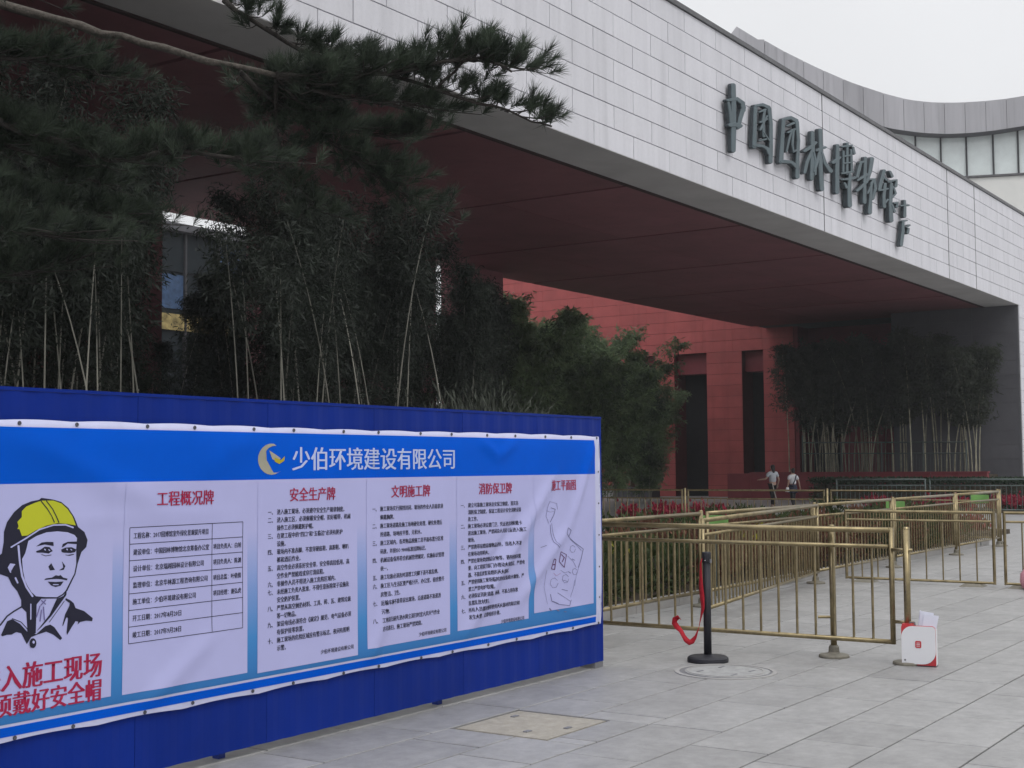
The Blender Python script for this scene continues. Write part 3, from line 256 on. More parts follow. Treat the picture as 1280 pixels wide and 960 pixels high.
SIGN = [[[(30.337,10.897),(30.332,10.586),(30.295,9.798),(30.273,9.257),(30.295,9.23),(30.356,9.222),(30.435,9.236),(30.499,9.268),(30.526,9.304),(30.571,9.854),(30.597,10.646),(30.592,10.958),(30.567,10.984),(30.503,10.989),(30.425,10.97),(30.361,10.935)],[(30.087,10.406),(30.165,10.169),(30.215,9.859),(30.234,9.843),(30.277,9.841),(30.328,9.853),(30.367,9.875),(30.379,9.899),(30.329,10.213),(30.227,10.447),(30.207,10.459),(30.168,10.459),(30.125,10.446),(30.094,10.426)],[(30.126,10.439),(30.622,10.569),(30.85,10.536),(30.894,10.378),(30.925,10.355),(30.991,10.354),(31.068,10.374),(31.126,10.408),(31.143,10.444),(31.099,10.65),(30.687,10.684),(30.104,10.503),(30.058,10.483),(30.035,10.459),(30.041,10.439),(30.076,10.431)],[(30.91,10.486),(30.72,10.168),(30.597,9.895),(30.602,9.871),(30.64,9.861),(30.697,9.867),(30.751,9.888),(30.782,9.916),(30.937,10.19),(31.16,10.508),(31.159,10.542),(31.111,10.559),(31.034,10.552),(30.957,10.524)],[(30.206,9.827),(30.488,9.884),(30.774,9.919),(30.854,9.938),(30.916,9.972),(30.937,10.009),(30.908,10.034),(30.841,10.038),(30.513,10.011),(30.188,9.916),(30.126,9.892),(30.091,9.859),(30.097,9.832),(30.141,9.82)]],[[(31.675,10.638),(31.641,10.324),(31.541,9.596),(31.562,9.569),(31.624,9.561),(31.704,9.575),(31.77,9.607),(31.798,9.643),(31.841,10.363),(31.887,10.681),(31.87,10.703),(31.819,10.709),(31.754,10.695),(31.699,10.668)],[(31.791,10.672),(32.231,10.779),(32.537,10.775),(32.619,10.788),(32.694,10.82),(32.732,10.859),(32.718,10.889),(32.658,10.9),(32.271,10.88),(31.774,10.731),(31.731,10.713),(31.708,10.691),(31.713,10.673),(31.745,10.666)],[(32.516,10.786),(32.621,10.384),(32.588,9.783),(32.53,9.391),(32.551,9.364),(32.613,9.356),(32.692,9.369),(32.759,9.399),(32.788,9.435),(32.822,9.827),(32.844,10.435),(32.762,10.849),(32.732,10.871),(32.666,10.872),(32.591,10.852),(32.533,10.819)],[(31.647,9.611),(32.103,9.692),(32.386,9.677),(32.473,9.584),(32.526,9.569),(32.607,9.576),(32.685,9.604),(32.729,9.641),(32.724,9.673),(32.57,9.778),(32.164,9.783),(31.667,9.707),(31.6,9.687),(31.555,9.657),(31.549,9.627),(31.584,9.61)],[(32.021,10.565),(32.4,10.702),(32.437,10.723),(32.449,10.745),(32.43,10.759),(32.389,10.76),(32.34,10.748),(31.98,10.596),(31.955,10.582),(31.947,10.567),(31.96,10.557),(31.988,10.557)],[(32.048,10.302),(32.487,10.474),(32.521,10.494),(32.529,10.513),(32.51,10.526),(32.471,10.526),(32.426,10.514),(31.998,10.336),(31.971,10.319),(31.964,10.303),(31.979,10.293),(32.011,10.292)],[(32.248,10.68),(32.124,10.369),(32.143,9.976),(32.161,9.96),(32.204,9.957),(32.256,9.968),(32.297,9.99),(32.312,10.013),(32.269,10.397),(32.379,10.7),(32.373,10.716),(32.344,10.721),(32.304,10.715),(32.267,10.699)],[(32.417,10.58),(31.948,10.118),(31.942,10.102),(31.958,10.092),(31.991,10.092),(32.027,10.102),(32.054,10.118),(32.504,10.581),(32.509,10.594),(32.495,10.602),(32.468,10.601),(32.439,10.593)],[(31.945,9.806),(32.364,9.925),(32.399,9.941),(32.416,9.96),(32.406,9.974),(32.375,9.979),(32.334,9.972),(31.921,9.843),(31.893,9.831),(31.88,9.815),(31.888,9.804),(31.913,9.8)],[(32.149,10.082),(32.506,9.923),(32.536,9.92),(32.573,9.927),(32.605,9.941),(32.618,9.958),(32.608,9.971),(32.219,10.116),(32.199,10.118),(32.173,10.113),(32.151,10.103),(32.142,10.091)]],[[(33.493,10.7),(33.404,10.232),(33.238,9.522),(33.258,9.493),(33.323,9.483),(33.409,9.497),(33.483,9.529),(33.516,9.567),(33.621,10.27),(33.724,10.743),(33.707,10.767),(33.653,10.773),(33.582,10.76),(33.52,10.732)],[(33.671,10.715),(34.098,10.83),(34.38,10.811),(34.473,10.823),(34.561,10.856),(34.61,10.899),(34.602,10.934),(34.539,10.948),(34.142,10.941),(33.635,10.776),(33.587,10.755),(33.564,10.73),(33.575,10.711),(33.616,10.705)],[(34.385,10.821),(34.485,10.326),(34.393,9.836),(34.317,9.305),(34.341,9.277),(34.409,9.269),(34.495,9.283),(34.568,9.315),(34.598,9.352),(34.621,9.875),(34.701,10.369),(34.639,10.882),(34.61,10.904),(34.544,10.906),(34.465,10.887),(34.404,10.855)],[(33.379,9.515),(34.011,9.616),(34.302,9.555),(34.381,9.557),(34.465,9.579),(34.524,9.615),(34.533,9.65),(34.489,9.671),(34.108,9.718),(33.406,9.62),(33.329,9.599),(33.276,9.566),(33.268,9.533),(33.307,9.514)],[(33.83,10.58),(34.312,10.746),(34.353,10.769),(34.366,10.791),(34.346,10.806),(34.301,10.808),(34.248,10.795),(33.786,10.613),(33.759,10.598),(33.75,10.583),(33.763,10.572),(33.793,10.571)],[(33.862,10.403),(34.367,10.595),(34.403,10.616),(34.412,10.637),(34.39,10.649),(34.347,10.649),(34.298,10.636),(33.811,10.433),(33.785,10.418),(33.778,10.403),(33.794,10.393),(33.826,10.393)],[(34.04,10.539),(33.836,10.204),(33.67,9.878),(33.672,9.868),(33.69,9.863),(33.718,9.866),(33.743,9.875),(33.758,9.888),(33.949,10.215),(34.167,10.552),(34.165,10.567),(34.14,10.575),(34.1,10.57),(34.062,10.557)],[(34.151,10.557),(34.047,10.121),(34.153,9.923),(34.429,10.033),(34.456,10.05),(34.46,10.066),(34.438,10.076),(34.4,10.075),(34.36,10.063),(34.22,9.992),(34.178,10.149),(34.283,10.58),(34.274,10.594),(34.243,10.598),(34.203,10.591),(34.167,10.575)]],[[(35.532,10.775),(35.497,10.222),(35.392,9.447),(35.414,9.42),(35.482,9.412),(35.568,9.425),(35.641,9.456),(35.672,9.492),(35.779,10.274),(35.772,10.824),(35.75,10.846),(35.69,10.85),(35.616,10.835),(35.555,10.806)],[(35.092,10.127),(35.554,10.318),(35.952,10.539),(35.985,10.567),(35.978,10.591),(35.934,10.6),(35.869,10.592),(35.809,10.57),(35.412,10.362),(34.985,10.172),(34.944,10.146),(34.939,10.121),(34.972,10.107),(35.03,10.109)],[(35.492,10.264),(35.082,9.854),(34.921,9.535),(34.925,9.516),(34.961,9.506),(35.015,9.511),(35.066,9.529),(35.094,9.552),(35.279,9.866),(35.658,10.269),(35.664,10.291),(35.636,10.304),(35.585,10.303),(35.529,10.287)],[(35.609,10.237),(35.748,9.992),(35.687,9.62),(35.699,9.604),(35.737,9.6),(35.785,9.607),(35.825,9.624),(35.843,9.644),(35.904,10.026),(35.748,10.275),(35.726,10.285),(35.687,10.284),(35.644,10.272),(35.614,10.254)],[(36.072,10.944),(36.081,10.449),(36.022,9.855),(36.074,9.263),(36.108,9.235),(36.191,9.228),(36.29,9.247),(36.369,9.284),(36.396,9.324),(36.311,9.909),(36.355,10.502),(36.346,11.002),(36.319,11.027),(36.25,11.03),(36.165,11.012),(36.097,10.979)],[(35.915,10.305),(36.196,10.401),(36.588,10.519),(36.64,10.541),(36.662,10.566),(36.647,10.585),(36.6,10.59),(36.539,10.579),(36.124,10.46),(35.847,10.346),(35.811,10.326),(35.802,10.306),(35.823,10.294),(35.867,10.293)],[(36.045,10.349),(35.808,9.997),(35.624,9.689),(35.625,9.675),(35.649,9.668),(35.686,9.67),(35.723,9.682),(35.745,9.698),(35.992,10.012),(36.23,10.366),(36.229,10.387),(36.192,10.398),(36.134,10.392),(36.078,10.374)],[(36.196,10.344),(36.372,10.036),(36.786,9.871),(36.868,9.863),(36.97,9.881),(37.055,9.918),(37.089,9.96),(37.06,9.991),(36.61,10.121),(36.337,10.385),(36.313,10.394),(36.271,10.392),(36.228,10.38),(36.199,10.361)]],[[(37.469,10.781),(37.365,10.098),(37.315,9.385),(37.343,9.356),(37.423,9.348),(37.523,9.364),(37.605,9.399),(37.638,9.439),(37.672,10.152),(37.726,10.829),(37.705,10.852),(37.642,10.857),(37.563,10.842),(37.497,10.813)],[(37.263,10.202),(37.559,10.32),(37.813,10.464),(37.845,10.488),(37.843,10.509),(37.807,10.518),(37.75,10.513),(37.695,10.495),(37.388,10.372),(37.13,10.247),(37.086,10.218),(37.084,10.191),(37.125,10.177),(37.193,10.181)],[(37.948,10.809),(38.408,10.906),(38.78,11.006),(38.825,11.023),(38.848,11.043),(38.841,11.059),(38.806,11.065),(38.757,11.058),(38.387,10.971),(37.937,10.863),(37.892,10.847),(37.867,10.828),(37.87,10.811),(37.901,10.804)],[(38.294,11.001),(38.188,10.066),(38.204,10.049),(38.251,10.044),(38.311,10.055),(38.361,10.076),(38.382,10.099),(38.471,11.035),(38.456,11.051),(38.413,11.054),(38.358,11.043),(38.313,11.023)],[(37.955,10.703),(37.889,10.085),(37.902,10.071),(37.94,10.067),(37.989,10.075),(38.029,10.093),(38.045,10.112),(38.094,10.729),(38.082,10.741),(38.048,10.744),(38.005,10.736),(37.969,10.72)],[(38.576,10.856),(38.581,10.242),(38.6,10.225),(38.65,10.222),(38.711,10.234),(38.76,10.256),(38.778,10.28),(38.737,10.889),(38.721,10.902),(38.68,10.904),(38.631,10.894),(38.591,10.876)],[(37.984,10.526),(38.7,10.703),(38.739,10.718),(38.759,10.736),(38.752,10.75),(38.72,10.755),(38.677,10.749),(37.965,10.565),(37.931,10.553),(37.914,10.537),(37.92,10.525),(37.947,10.521)],[(37.969,10.32),(38.683,10.483),(38.723,10.497),(38.745,10.515),(38.739,10.529),(38.709,10.535),(38.666,10.529),(37.955,10.36),(37.921,10.348),(37.902,10.333),(37.907,10.32),(37.932,10.315)],[(37.835,9.994),(38.773,10.207),(38.828,10.227),(38.857,10.251),(38.849,10.271),(38.806,10.278),(38.746,10.271),(37.813,10.045),(37.77,10.03),(37.748,10.01),(37.755,9.995),(37.788,9.988)],[(38.706,10.956),(38.77,10.778),(38.801,10.763),(38.861,10.765),(38.927,10.781),(38.974,10.807),(38.984,10.833),(38.865,10.998),(38.842,11.009),(38.797,11.007),(38.748,10.995),(38.713,10.975)],[(37.756,9.803),(38.348,9.906),(38.926,10.046),(38.99,10.07),(39.02,10.099),(39.006,10.121),(38.953,10.129),(38.881,10.119),(38.324,9.976),(37.752,9.857),(37.707,9.843),(37.68,9.824),(37.681,9.807),(37.71,9.799)],[(38.37,10.1),(38.207,9.605),(38.192,9.128),(38.226,9.097),(38.315,9.089),(38.424,9.107),(38.512,9.144),(38.545,9.187),(38.507,9.653),(38.565,10.13),(38.551,10.148),(38.505,10.154),(38.445,10.144),(38.394,10.124)],[(37.895,9.736),(38.021,9.623),(38.061,9.612),(38.124,9.617),(38.184,9.636),(38.22,9.661),(38.217,9.684),(38.058,9.787),(38.024,9.796),(37.972,9.792),(37.922,9.776),(37.893,9.755)]],[[(39.449,10.665),(39.256,10.41),(39.111,10.155),(39.115,10.135),(39.155,10.125),(39.215,10.131),(39.273,10.15),(39.306,10.174),(39.487,10.431),(39.663,10.685),(39.661,10.708),(39.619,10.719),(39.552,10.713),(39.487,10.692)],[(39.486,10.606),(39.999,10.763),(40.046,10.784),(40.062,10.807),(40.042,10.822),(39.994,10.824),(39.936,10.812),(39.43,10.649),(39.389,10.631),(39.375,10.611),(39.392,10.597),(39.434,10.595)],[(39.808,10.852),(39.698,10.148),(39.604,9.45),(39.629,9.423),(39.702,9.416),(39.794,9.43),(39.871,9.461),(39.903,9.496),(39.942,10.188),(40.053,10.895),(40.034,10.917),(39.975,10.922),(39.899,10.908),(39.835,10.882)],[(39.26,10.044),(40.091,10.357),(40.14,10.386),(40.147,10.413),(40.107,10.428),(40.037,10.425),(39.963,10.406),(39.165,10.082),(39.128,10.06),(39.123,10.04),(39.153,10.028),(39.205,10.03)],[(39.196,9.708),(39.66,9.923),(40.169,10.205),(40.196,10.228),(40.187,10.246),(40.145,10.253),(40.087,10.245),(40.035,10.227),(39.483,9.958),(39.041,9.744),(39.003,9.715),(39.009,9.691),(39.057,9.68),(39.128,9.687)],[(40.338,10.931),(40.156,10.497),(39.886,10.113),(39.885,10.095),(39.915,10.086),(39.965,10.089),(40.015,10.104),(40.047,10.124),(40.434,10.525),(40.661,10.975),(40.647,11.006),(40.576,11.017),(40.475,11.004),(40.385,10.971)],[(40.145,10.224),(40.562,10.291),(40.599,10.041),(40.398,9.694),(40.402,9.675),(40.44,9.666),(40.498,9.67),(40.553,9.687),(40.585,9.71),(40.851,10.078),(40.749,10.392),(40.149,10.283),(40.099,10.269),(40.067,10.249),(40.065,10.231),(40.095,10.221)],[(40.426,10.28),(40.25,10.065),(39.95,9.791),(39.944,9.777),(39.963,9.767),(39.999,9.768),(40.04,9.777),(40.068,9.792),(40.41,10.071),(40.591,10.292),(40.591,10.31),(40.56,10.319),(40.509,10.315),(40.458,10.301)],[(40.274,10.173),(40.113,9.625),(39.973,9.196),(39.998,9.165),(40.078,9.154),(40.183,9.168),(40.274,9.201),(40.314,9.241),(40.36,9.66),(40.446,10.199),(40.434,10.214),(40.393,10.219),(40.34,10.211),(40.294,10.193)]],[[(41.551,10.783),(41.268,10.429),(41.049,10.085),(41.053,10.06),(41.104,10.048),(41.181,10.055),(41.255,10.077),(41.298,10.107),(41.557,10.454),(41.803,10.806),(41.801,10.832),(41.75,10.844),(41.672,10.837),(41.596,10.814)],[(41.52,10.544),(41.83,10.487),(41.891,10.487),(41.96,10.503),(42.01,10.528),(42.023,10.552),(41.993,10.568),(41.666,10.616),(41.611,10.616),(41.549,10.602),(41.504,10.58),(41.493,10.557)],[(41.596,10.362),(41.417,9.909),(41.421,9.6),(41.452,9.577),(41.528,9.572),(41.622,9.587),(41.696,9.618),(41.722,9.652),(41.678,9.948),(41.837,10.395),(41.823,10.417),(41.769,10.424),(41.694,10.414),(41.628,10.39)],[(41.236,10.059),(41.958,10.236),(42.007,10.254),(42.03,10.275),(42.018,10.291),(41.976,10.296),(41.919,10.288),(41.198,10.11),(41.151,10.093),(41.129,10.072),(41.14,10.056),(41.181,10.051)],[(41.705,9.748),(41.978,9.905),(41.995,9.924),(41.981,9.937),(41.941,9.941),(41.891,9.933),(41.849,9.916),(41.593,9.758),(41.578,9.742),(41.591,9.731),(41.625,9.727),(41.669,9.734)],[(42.073,10.82),(42.246,10.691),(42.3,10.681),(42.381,10.689),(42.458,10.714),(42.502,10.745),(42.495,10.771),(42.263,10.882),(42.221,10.89),(42.159,10.883),(42.1,10.864),(42.067,10.84)],[(42.011,10.457),(42.687,10.637),(42.581,10.45),(42.598,10.429),(42.656,10.422),(42.733,10.433),(42.801,10.458),(42.833,10.486),(42.854,10.729),(41.968,10.508),(41.92,10.49),(41.898,10.469),(41.911,10.453),(41.954,10.449)],[(42.123,10.45),(41.96,9.764),(41.952,9.24),(41.992,9.209),(42.09,9.201),(42.211,9.221),(42.308,9.259),(42.343,9.303),(42.269,9.812),(42.391,10.491),(42.371,10.514),(42.308,10.52),(42.225,10.507),(42.154,10.48)],[(42.338,10.378),(42.538,10.211),(42.207,10.021),(42.188,10.002),(42.201,9.988),(42.24,9.984),(42.291,9.992),(42.335,10.008),(42.744,10.234),(42.496,10.423),(42.465,10.431),(42.416,10.427),(42.367,10.413),(42.337,10.394)],[(42.522,9.854),(42.692,9.906),(42.591,9.782),(42.602,9.761),(42.652,9.753),(42.723,9.761),(42.786,9.782),(42.819,9.807),(42.86,9.995),(42.472,9.905),(42.423,9.886),(42.403,9.865),(42.419,9.85),(42.464,9.845)],[(42.166,9.767),(42.344,9.58),(42.384,9.567),(42.451,9.57),(42.519,9.588),(42.562,9.613),(42.563,9.636),(42.344,9.814),(42.311,9.824),(42.257,9.821),(42.202,9.807),(42.167,9.786)]],[[(43.545,10.14),(43.525,10.009),(43.544,9.992),(43.597,9.988),(43.664,9.998),(43.72,10.02),(43.742,10.044),(43.741,10.171),(43.724,10.187),(43.676,10.19),(43.615,10.181),(43.565,10.161)],[(43.232,9.892),(43.637,9.976),(44.045,10.036),(44.104,10.051),(44.142,10.072),(44.143,10.092),(44.108,10.102),(44.05,10.099),(43.626,10.029),(43.208,9.936),(43.167,9.923),(43.146,9.906),(43.153,9.892),(43.186,9.887)],[(43.521,9.962),(43.437,9.6),(43.46,9.577),(43.528,9.57),(43.615,9.583),(43.688,9.61),(43.719,9.64),(43.739,9.994),(43.721,10.012),(43.668,10.017),(43.601,10.007),(43.545,9.986)],[(43.26,9.407),(43.216,9.096),(42.998,8.605),(43.012,8.58),(43.072,8.569),(43.157,8.577),(43.233,8.6),(43.272,8.63),(43.494,9.129),(43.497,9.442),(43.476,9.461),(43.418,9.466),(43.344,9.455),(43.284,9.433)],[(43.754,9.268),(44.101,9.384),(44.139,9.405),(44.142,9.425),(44.108,9.436),(44.051,9.434),(43.992,9.42),(43.671,9.296),(43.641,9.28),(43.639,9.265),(43.665,9.256),(43.709,9.257)],[(43.814,9.262),(43.704,9.096),(43.711,9.076),(43.756,9.067),(43.822,9.072),(43.884,9.09),(43.918,9.114),(44.008,9.279),(44.001,9.297),(43.96,9.305),(43.9,9.3),(43.844,9.284)],[(43.322,9.393),(43.774,9.499),(43.814,9.513),(43.832,9.53),(43.82,9.542),(43.784,9.546),(43.737,9.54),(43.286,9.434),(43.246,9.42),(43.229,9.404),(43.24,9.391),(43.276,9.387)]]]
ROOF_TOP = [(-8.68,31.44),(-8.02,31.64),(-7.51,32.27),(-6.05,31.22),(-5.88,31.34),(-4.59,30.42),(-2.2,28.97),(0.16,27.7),(2.5,26.7),(4.04,26.18),(5.57,25.9),(7.1,25.78),(8.62,25.76),(10.12,25.81),(11.32,25.93),(13.1,26.2),(15.32,26.82),(17.52,27.71),(19.71,28.72)]
ROOF_BOT = [(-8.75,27.54),(-3.86,26.51),(-0.68,25.62),(1.51,24.8),(2.75,24.31),(4.76,23.89),(6.28,23.71),(7.8,23.67),(9.31,23.73),(11.26,23.92),(13.05,24.19),(15.26,24.77),(17.46,25.59),(19.63,26.52)]
MULL = [2.68,4.37,6.02,7.68,9.4,10.99,12.65,14.28]
WBOT = [(6.75,20.97),(11.18,20.94)]
ROOFFRAME = {'D': [0.33737,-0.94137],'N': [0.94137,0.33737],'c': 94.834}
PINE = [([[4.94,11.252,5.645],[5.606,9.93,5.376],[6.178,8.752,5.086],[6.456,8.179,4.887],[6.727,7.79,4.748],[6.999,7.401,4.614],[7.357,7.055,4.538]],0.045,0.022),([[7.253,7.501,5.173],[7.434,7.255,4.957],[7.595,7.033,4.79],[7.788,6.759,4.678],[8.074,6.52,4.612],[8.268,6.242,4.505],[8.463,5.964,4.392],[8.639,5.712,4.297],[8.781,5.51,4.215]],0.022,0.007),([[7.357,7.055,4.538],[7.685,6.749,4.528],[7.962,6.508,4.602],[8.163,6.2,4.673],[8.366,5.894,4.719],[8.507,5.695,4.608]],0.028,0.008),([[8.268,6.242,4.505],[8.378,6.054,4.732],[8.517,5.849,4.711],[8.723,5.726,4.677]],0.012,0.005),([[4.985,9.856,4.645],[5.584,8.82,4.321],[6.046,8.17,3.974],[6.306,7.624,3.776],[6.624,7.323,3.852],[6.81,6.874,3.781],[6.875,6.782,3.741]],0.04,0.008),([[5.712,10.633,4.065],[6.276,9.461,3.825],[6.639,8.764,3.614],[6.988,8.255,3.517]],0.03,0.006),([[4.89,9.185,5.512],[5.38,8.154,4.989],[5.749,7.621,4.823],[6.084,7.293,4.909]],0.035,0.008),([[7.205,7.278,4.564],[7.711,7.265,4.367],[8.119,7.046,4.099],[8.418,6.8,3.927]],0.02,0.006),([[7.357,7.055,4.538],[8.001,7.194,4.354],[8.408,6.957,4.272],[8.623,6.633,4.302]],0.016,0.006),([[6.63,7.687,5.392],[6.868,7.352,5.213],[7.135,6.965,5.104],[7.316,6.697,5.101]],0.016,0.006),([[5.653,9.921,3.163],[6.072,9.132,3.022],[6.404,8.632,3.078],[6.633,8.279,3.195]],0.02,0.006),([[5.036,9.416,4.693],[5.518,8.534,4.543],[5.896,7.981,4.454],[6.247,7.648,4.368]],0.025,0.006),([[5.217,9.731,4.267],[5.843,8.82,4.085],[6.243,8.249,3.847],[6.544,7.998,3.691]],0.025,0.006),([[4.921,9.159,3.668],[5.448,8.393,3.498],[5.827,8.036,3.239],[6.11,7.799,3.198]],0.025,0.006),([[7.357,7.055,4.538],[7.737,7.417,4.268],[7.953,7.491,3.933],[8.184,7.357,3.662]],0.016,0.006),([[8.119,7.046,4.099],[8.423,6.969,3.949],[8.615,6.875,3.839],[8.81,6.779,3.713]],0.012,0.005),([[7.357,7.055,4.538],[7.765,6.819,4.434],[8.083,6.528,4.409],[8.336,6.333,4.39]],0.016,0.005)]
# ================================================================== GROUND
g = MB(); g.add([(-120,-200,-0.035),(380,-200,-0.035),(380,300,-0.035),(-120,300,-0.035)], [(0,1,2,3)])
g.build('ground', M['base'], kind='structure')
pav = thing('paving', None, None); pav['kind'] = 'structure'
PV, V0 = 0.488, 2.11
cells = []
j = -24
while V0 + j*PV < 33:
    y0 = V0 + j*PV; rr = random.Random(j*17+3); x = -2 + rr.uniform(0, 0.9)
    while x < 66:
        Ln = rr.choice((0.70, 0.96, 0.96, 1.0, 0.86)); cells.append((x, y0, Ln)); x += Ln
    j += 1
def in_view(x, y):
    px, py, f = cam_px(x, y, 0); return f > 0 and -60 < px < 1340 and 560 < py < 1000
def skip_cell(x, y, Ln):
    if x < 3.2 and y > 6: return True
    return 6.70 < x + Ln/2 < 7.60 and 4.25 < y + PV/2 < 5.12
vis = sorted([c for c in cells if in_view(c[0]+c[2]/2, c[1]+PV/2) and not (c[1] > 5.6 and c[0] < 10.2)], key=lambda c: (c[0]+c[2]/2)**2 + (c[1]+PV/2)**2)
vis = [c for c in vis if not (6.3 < c[0]+c[2]/2 < 8.0 and 4.2 < c[1]+PV/2 < 5.15)]
near = vis[:296]; nearset = set(near)
slab_me = {}
G = 0.0062
for (x, y, Ln) in near:
    k = round(Ln, 2)
    if k not in slab_me: slab_me[k] = MB().bevbox(G, k-G, G, PV-G, -0.03, 0, 0.003).mesh('slab', M['slab'])
    o = link('slab', slab_me[k], pav, (x, y, rnd.uniform(-0.0012, 0.0012)))
rest = MB()
for c in cells:
    if c in nearset: continue
    x, y, Ln = c
    if 6.3 < x+Ln/2 < 8.0 and 4.2 < y+PV/2 < 5.15: continue
    if y < -6 and x < 20: continue
    G2 = 0.0022 if x > 22 else 0.0035
    rest.add([(x+G2,y+G2,0),(x+Ln-G2,y+G2,0),(x+Ln-G2,y+PV-G2,0),(x+G2,y+PV-G2,0),(x+G2,y+G2,-0.03),(x+Ln-G2,y+G2,-0.03)], [(0,1,2,3),(0,4,5,1)])
o = rest.build('slab', M['slab'], pav); o['kind'] = 'stuff'
# slabs cut round the beige stone cover
def cutslab(x0, x1, y0, y1): MB().bevbox(x0+G, x1-G, y0+G, y1-G, -0.03, 0, 0.003).build('slab', M['slab'], pav)
rows = [V0+PV*k for k in range(4, 7)]
cx0, cx1, cy0, cy1 = 6.785, 7.535, 4.335, 5.065
for k in (4, 5, 6):
    pass
# exact extents of the removed run of slabs, rebuilt as pieces
rem = [c for c in cells if 6.3 < c[0]+c[2]/2 < 8.0 and 4.2 < c[1]+PV/2 < 5.15]
for (x, y, Ln) in rem:
    xa, xb, ya, yb = x, x+Ln, y, y+PV
    if xa < cx0: cutslab(xa, min(xb, cx0), ya, yb)
    if xb > cx1: cutslab(max(xa, cx1), xb, ya, yb)
    mx0, mx1 = max(xa, cx0), min(xb, cx1)
    if mx1 - mx0 > 0.03:
        if ya < cy0 < yb: cutslab(mx0, mx1, ya, cy0)
        if ya < cy1 < yb: cutslab(mx0, mx1, cy1, yb)
far = MB(); far.add([(66,-40,-0.006),(260,-40,-0.006),(260,160,-0.006),(66,160,-0.006)], [(0,1,2,3)])
far.add([(-2,33.2,-0.006),(66,33.2,-0.006),(66,160,-0.006),(-2,160,-0.006)], [(0,1,2,3)])
far.build('far_pavement', M['far_paving'], kind='structure')
# beige stone inspection cover
t = thing('stone_cover', 'square beige stone inspection cover with dark chipped edges set in the grey paving', 'cover', (7.16, 4.70, 0))
b = MB(); n = 7
b.add([(-0.345,-0.35,-0.028),(0.358,-0.35,-0.028),(0.358,0.318,-0.028),(-0.345,0.318,-0.028),(-0.338,-0.345,-0.003),(0.352,-0.345,-0.003),(0.352,0.310,-0.003),(-0.338,0.312,-0.003)], [(0,1,5,4),(1,2,6,5),(2,3,7,6),(3,0,4,7),(4,5,6,7)]); b.build('cover_slab', M['beige'], t)
for sx, sy in ((0.17, 0.22), (-0.2, -0.12), (0.02, -0.27)):
    MB().bevbox(sx-0.028, sx+0.028, sy-0.016, sy+0.016, -0.004, 0.0035, 0.002).build('lifting_slot', M['greyp'], t)
# round manhole
t = thing('manhole_cover', 'round grey manhole cover in the paving beside the black stanchion', 'manhole cover', (9.74, 4.57, 0))
b = MB().lathe([(0.392, -0.0015), (0.392, 0.006), (0.358, 0.006), (0.358, -0.0015)], n=48); b.f.pop(); b.f.pop(); b.mi = b.mi[:-2]
b.build('rim', M['kerb'], t)
MB().lathe([(0.375, -0.0015), (0.375, 0.0022)], n=48).build('dark_gap', M['greyp'], t)
MB().lathe([(0.326, 0.0025), (0.326, 0.0062), (0.316, 0.0078)], 0.008, -0.008, n=48).build('lid', M['manhole'], t)
for a in (0.6, 2.2, 3.9, 5.2):
    b = MB(); c, s = 0.2*math.cos(a), 0.2*math.sin(a); b.box(c-0.045, c+0.045, s-0.01, s+0.01, 0.008, 0.0105); b.build('lid_slot', M['greyp'], t)
b = MB().lathe([(0.30, 0.0082), (0.30, 0.0115), (0.285, 0.0115), (0.285, 0.0082)], n=40); b.f.pop(); b.f.pop(); b.mi = b.mi[:-2]; b.build('ring', M['kerb'], t)
# ================================================================== MUSEUM BUILDING
ZB, ZT, VF = 8.2, 12.18, 14.0
mus = thing('museum_building', 'long museum gatehouse with white stone fascia beam over a dark red recessed entrance', 'building')
MB().box(-6, 80, VF+0.06, 26.73, ZB+0.07, ZT-0.05).build('beam_body', M['fascia_back'], mus)
b = MB(); b.box(-6, 80, VF-0.05, VF+0.55, ZT, ZT+0.11); b.box(-6, 80, VF+0.02, 26.9, ZT-0.05, ZT-0.002); b.build('coping', M['coping'], mus)
b = MB(); b.box(-6, 80, VF+0.004, 15.36, ZB, ZB+0.068); b.build('beam_underside', M['under'], mus)
b = MB(); b.box(-6, 62.1, 15.36, 15.46, ZB-0.03, ZB+0.06); b.build('soffit_edge_trim', M['groove'], mus)
# soffit panels with grooves every 6.5 m
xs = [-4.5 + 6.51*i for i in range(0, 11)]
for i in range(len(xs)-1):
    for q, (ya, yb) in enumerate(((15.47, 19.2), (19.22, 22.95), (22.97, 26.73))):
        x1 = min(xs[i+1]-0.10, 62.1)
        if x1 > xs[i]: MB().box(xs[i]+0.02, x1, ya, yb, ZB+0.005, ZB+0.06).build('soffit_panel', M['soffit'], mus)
# fascia stone panels: 8 courses, running bond
CH = (ZT-ZB)/8; TW = 1.686; tile = {}
for r_ in range(8):
    x = 24.783 - TW*30 + (TW/2 if r_ % 2 == 0 else 0)
    while x < 76:
        if x > 13.0 - (0.0 if r_ < 4 else -5):
            if (TW, 1) not in tile: tile[(TW, 1)] = MB().bevbox(0.011, TW-0.011, 0.009, CH-0.009, 0, 0.06, 0.004).mesh('stone_panel', M['fascia'])
            o = link('stone_panel', tile[(TW, 1)], mus, (x, VF+0.058+rnd.uniform(-0.003, 0.003), ZB+r_*CH)); o.rotation_euler = (R(90), 0, 0)
        x += TW
# continuous expansion joints
for xj in (36.85, 49.05, 52.6):
    MB().box(xj-0.02, xj+0.02, VF-0.008, VF+0.05, ZB+0.01, ZT-0.01).build('expansion_joint', M['mullion'], mus)
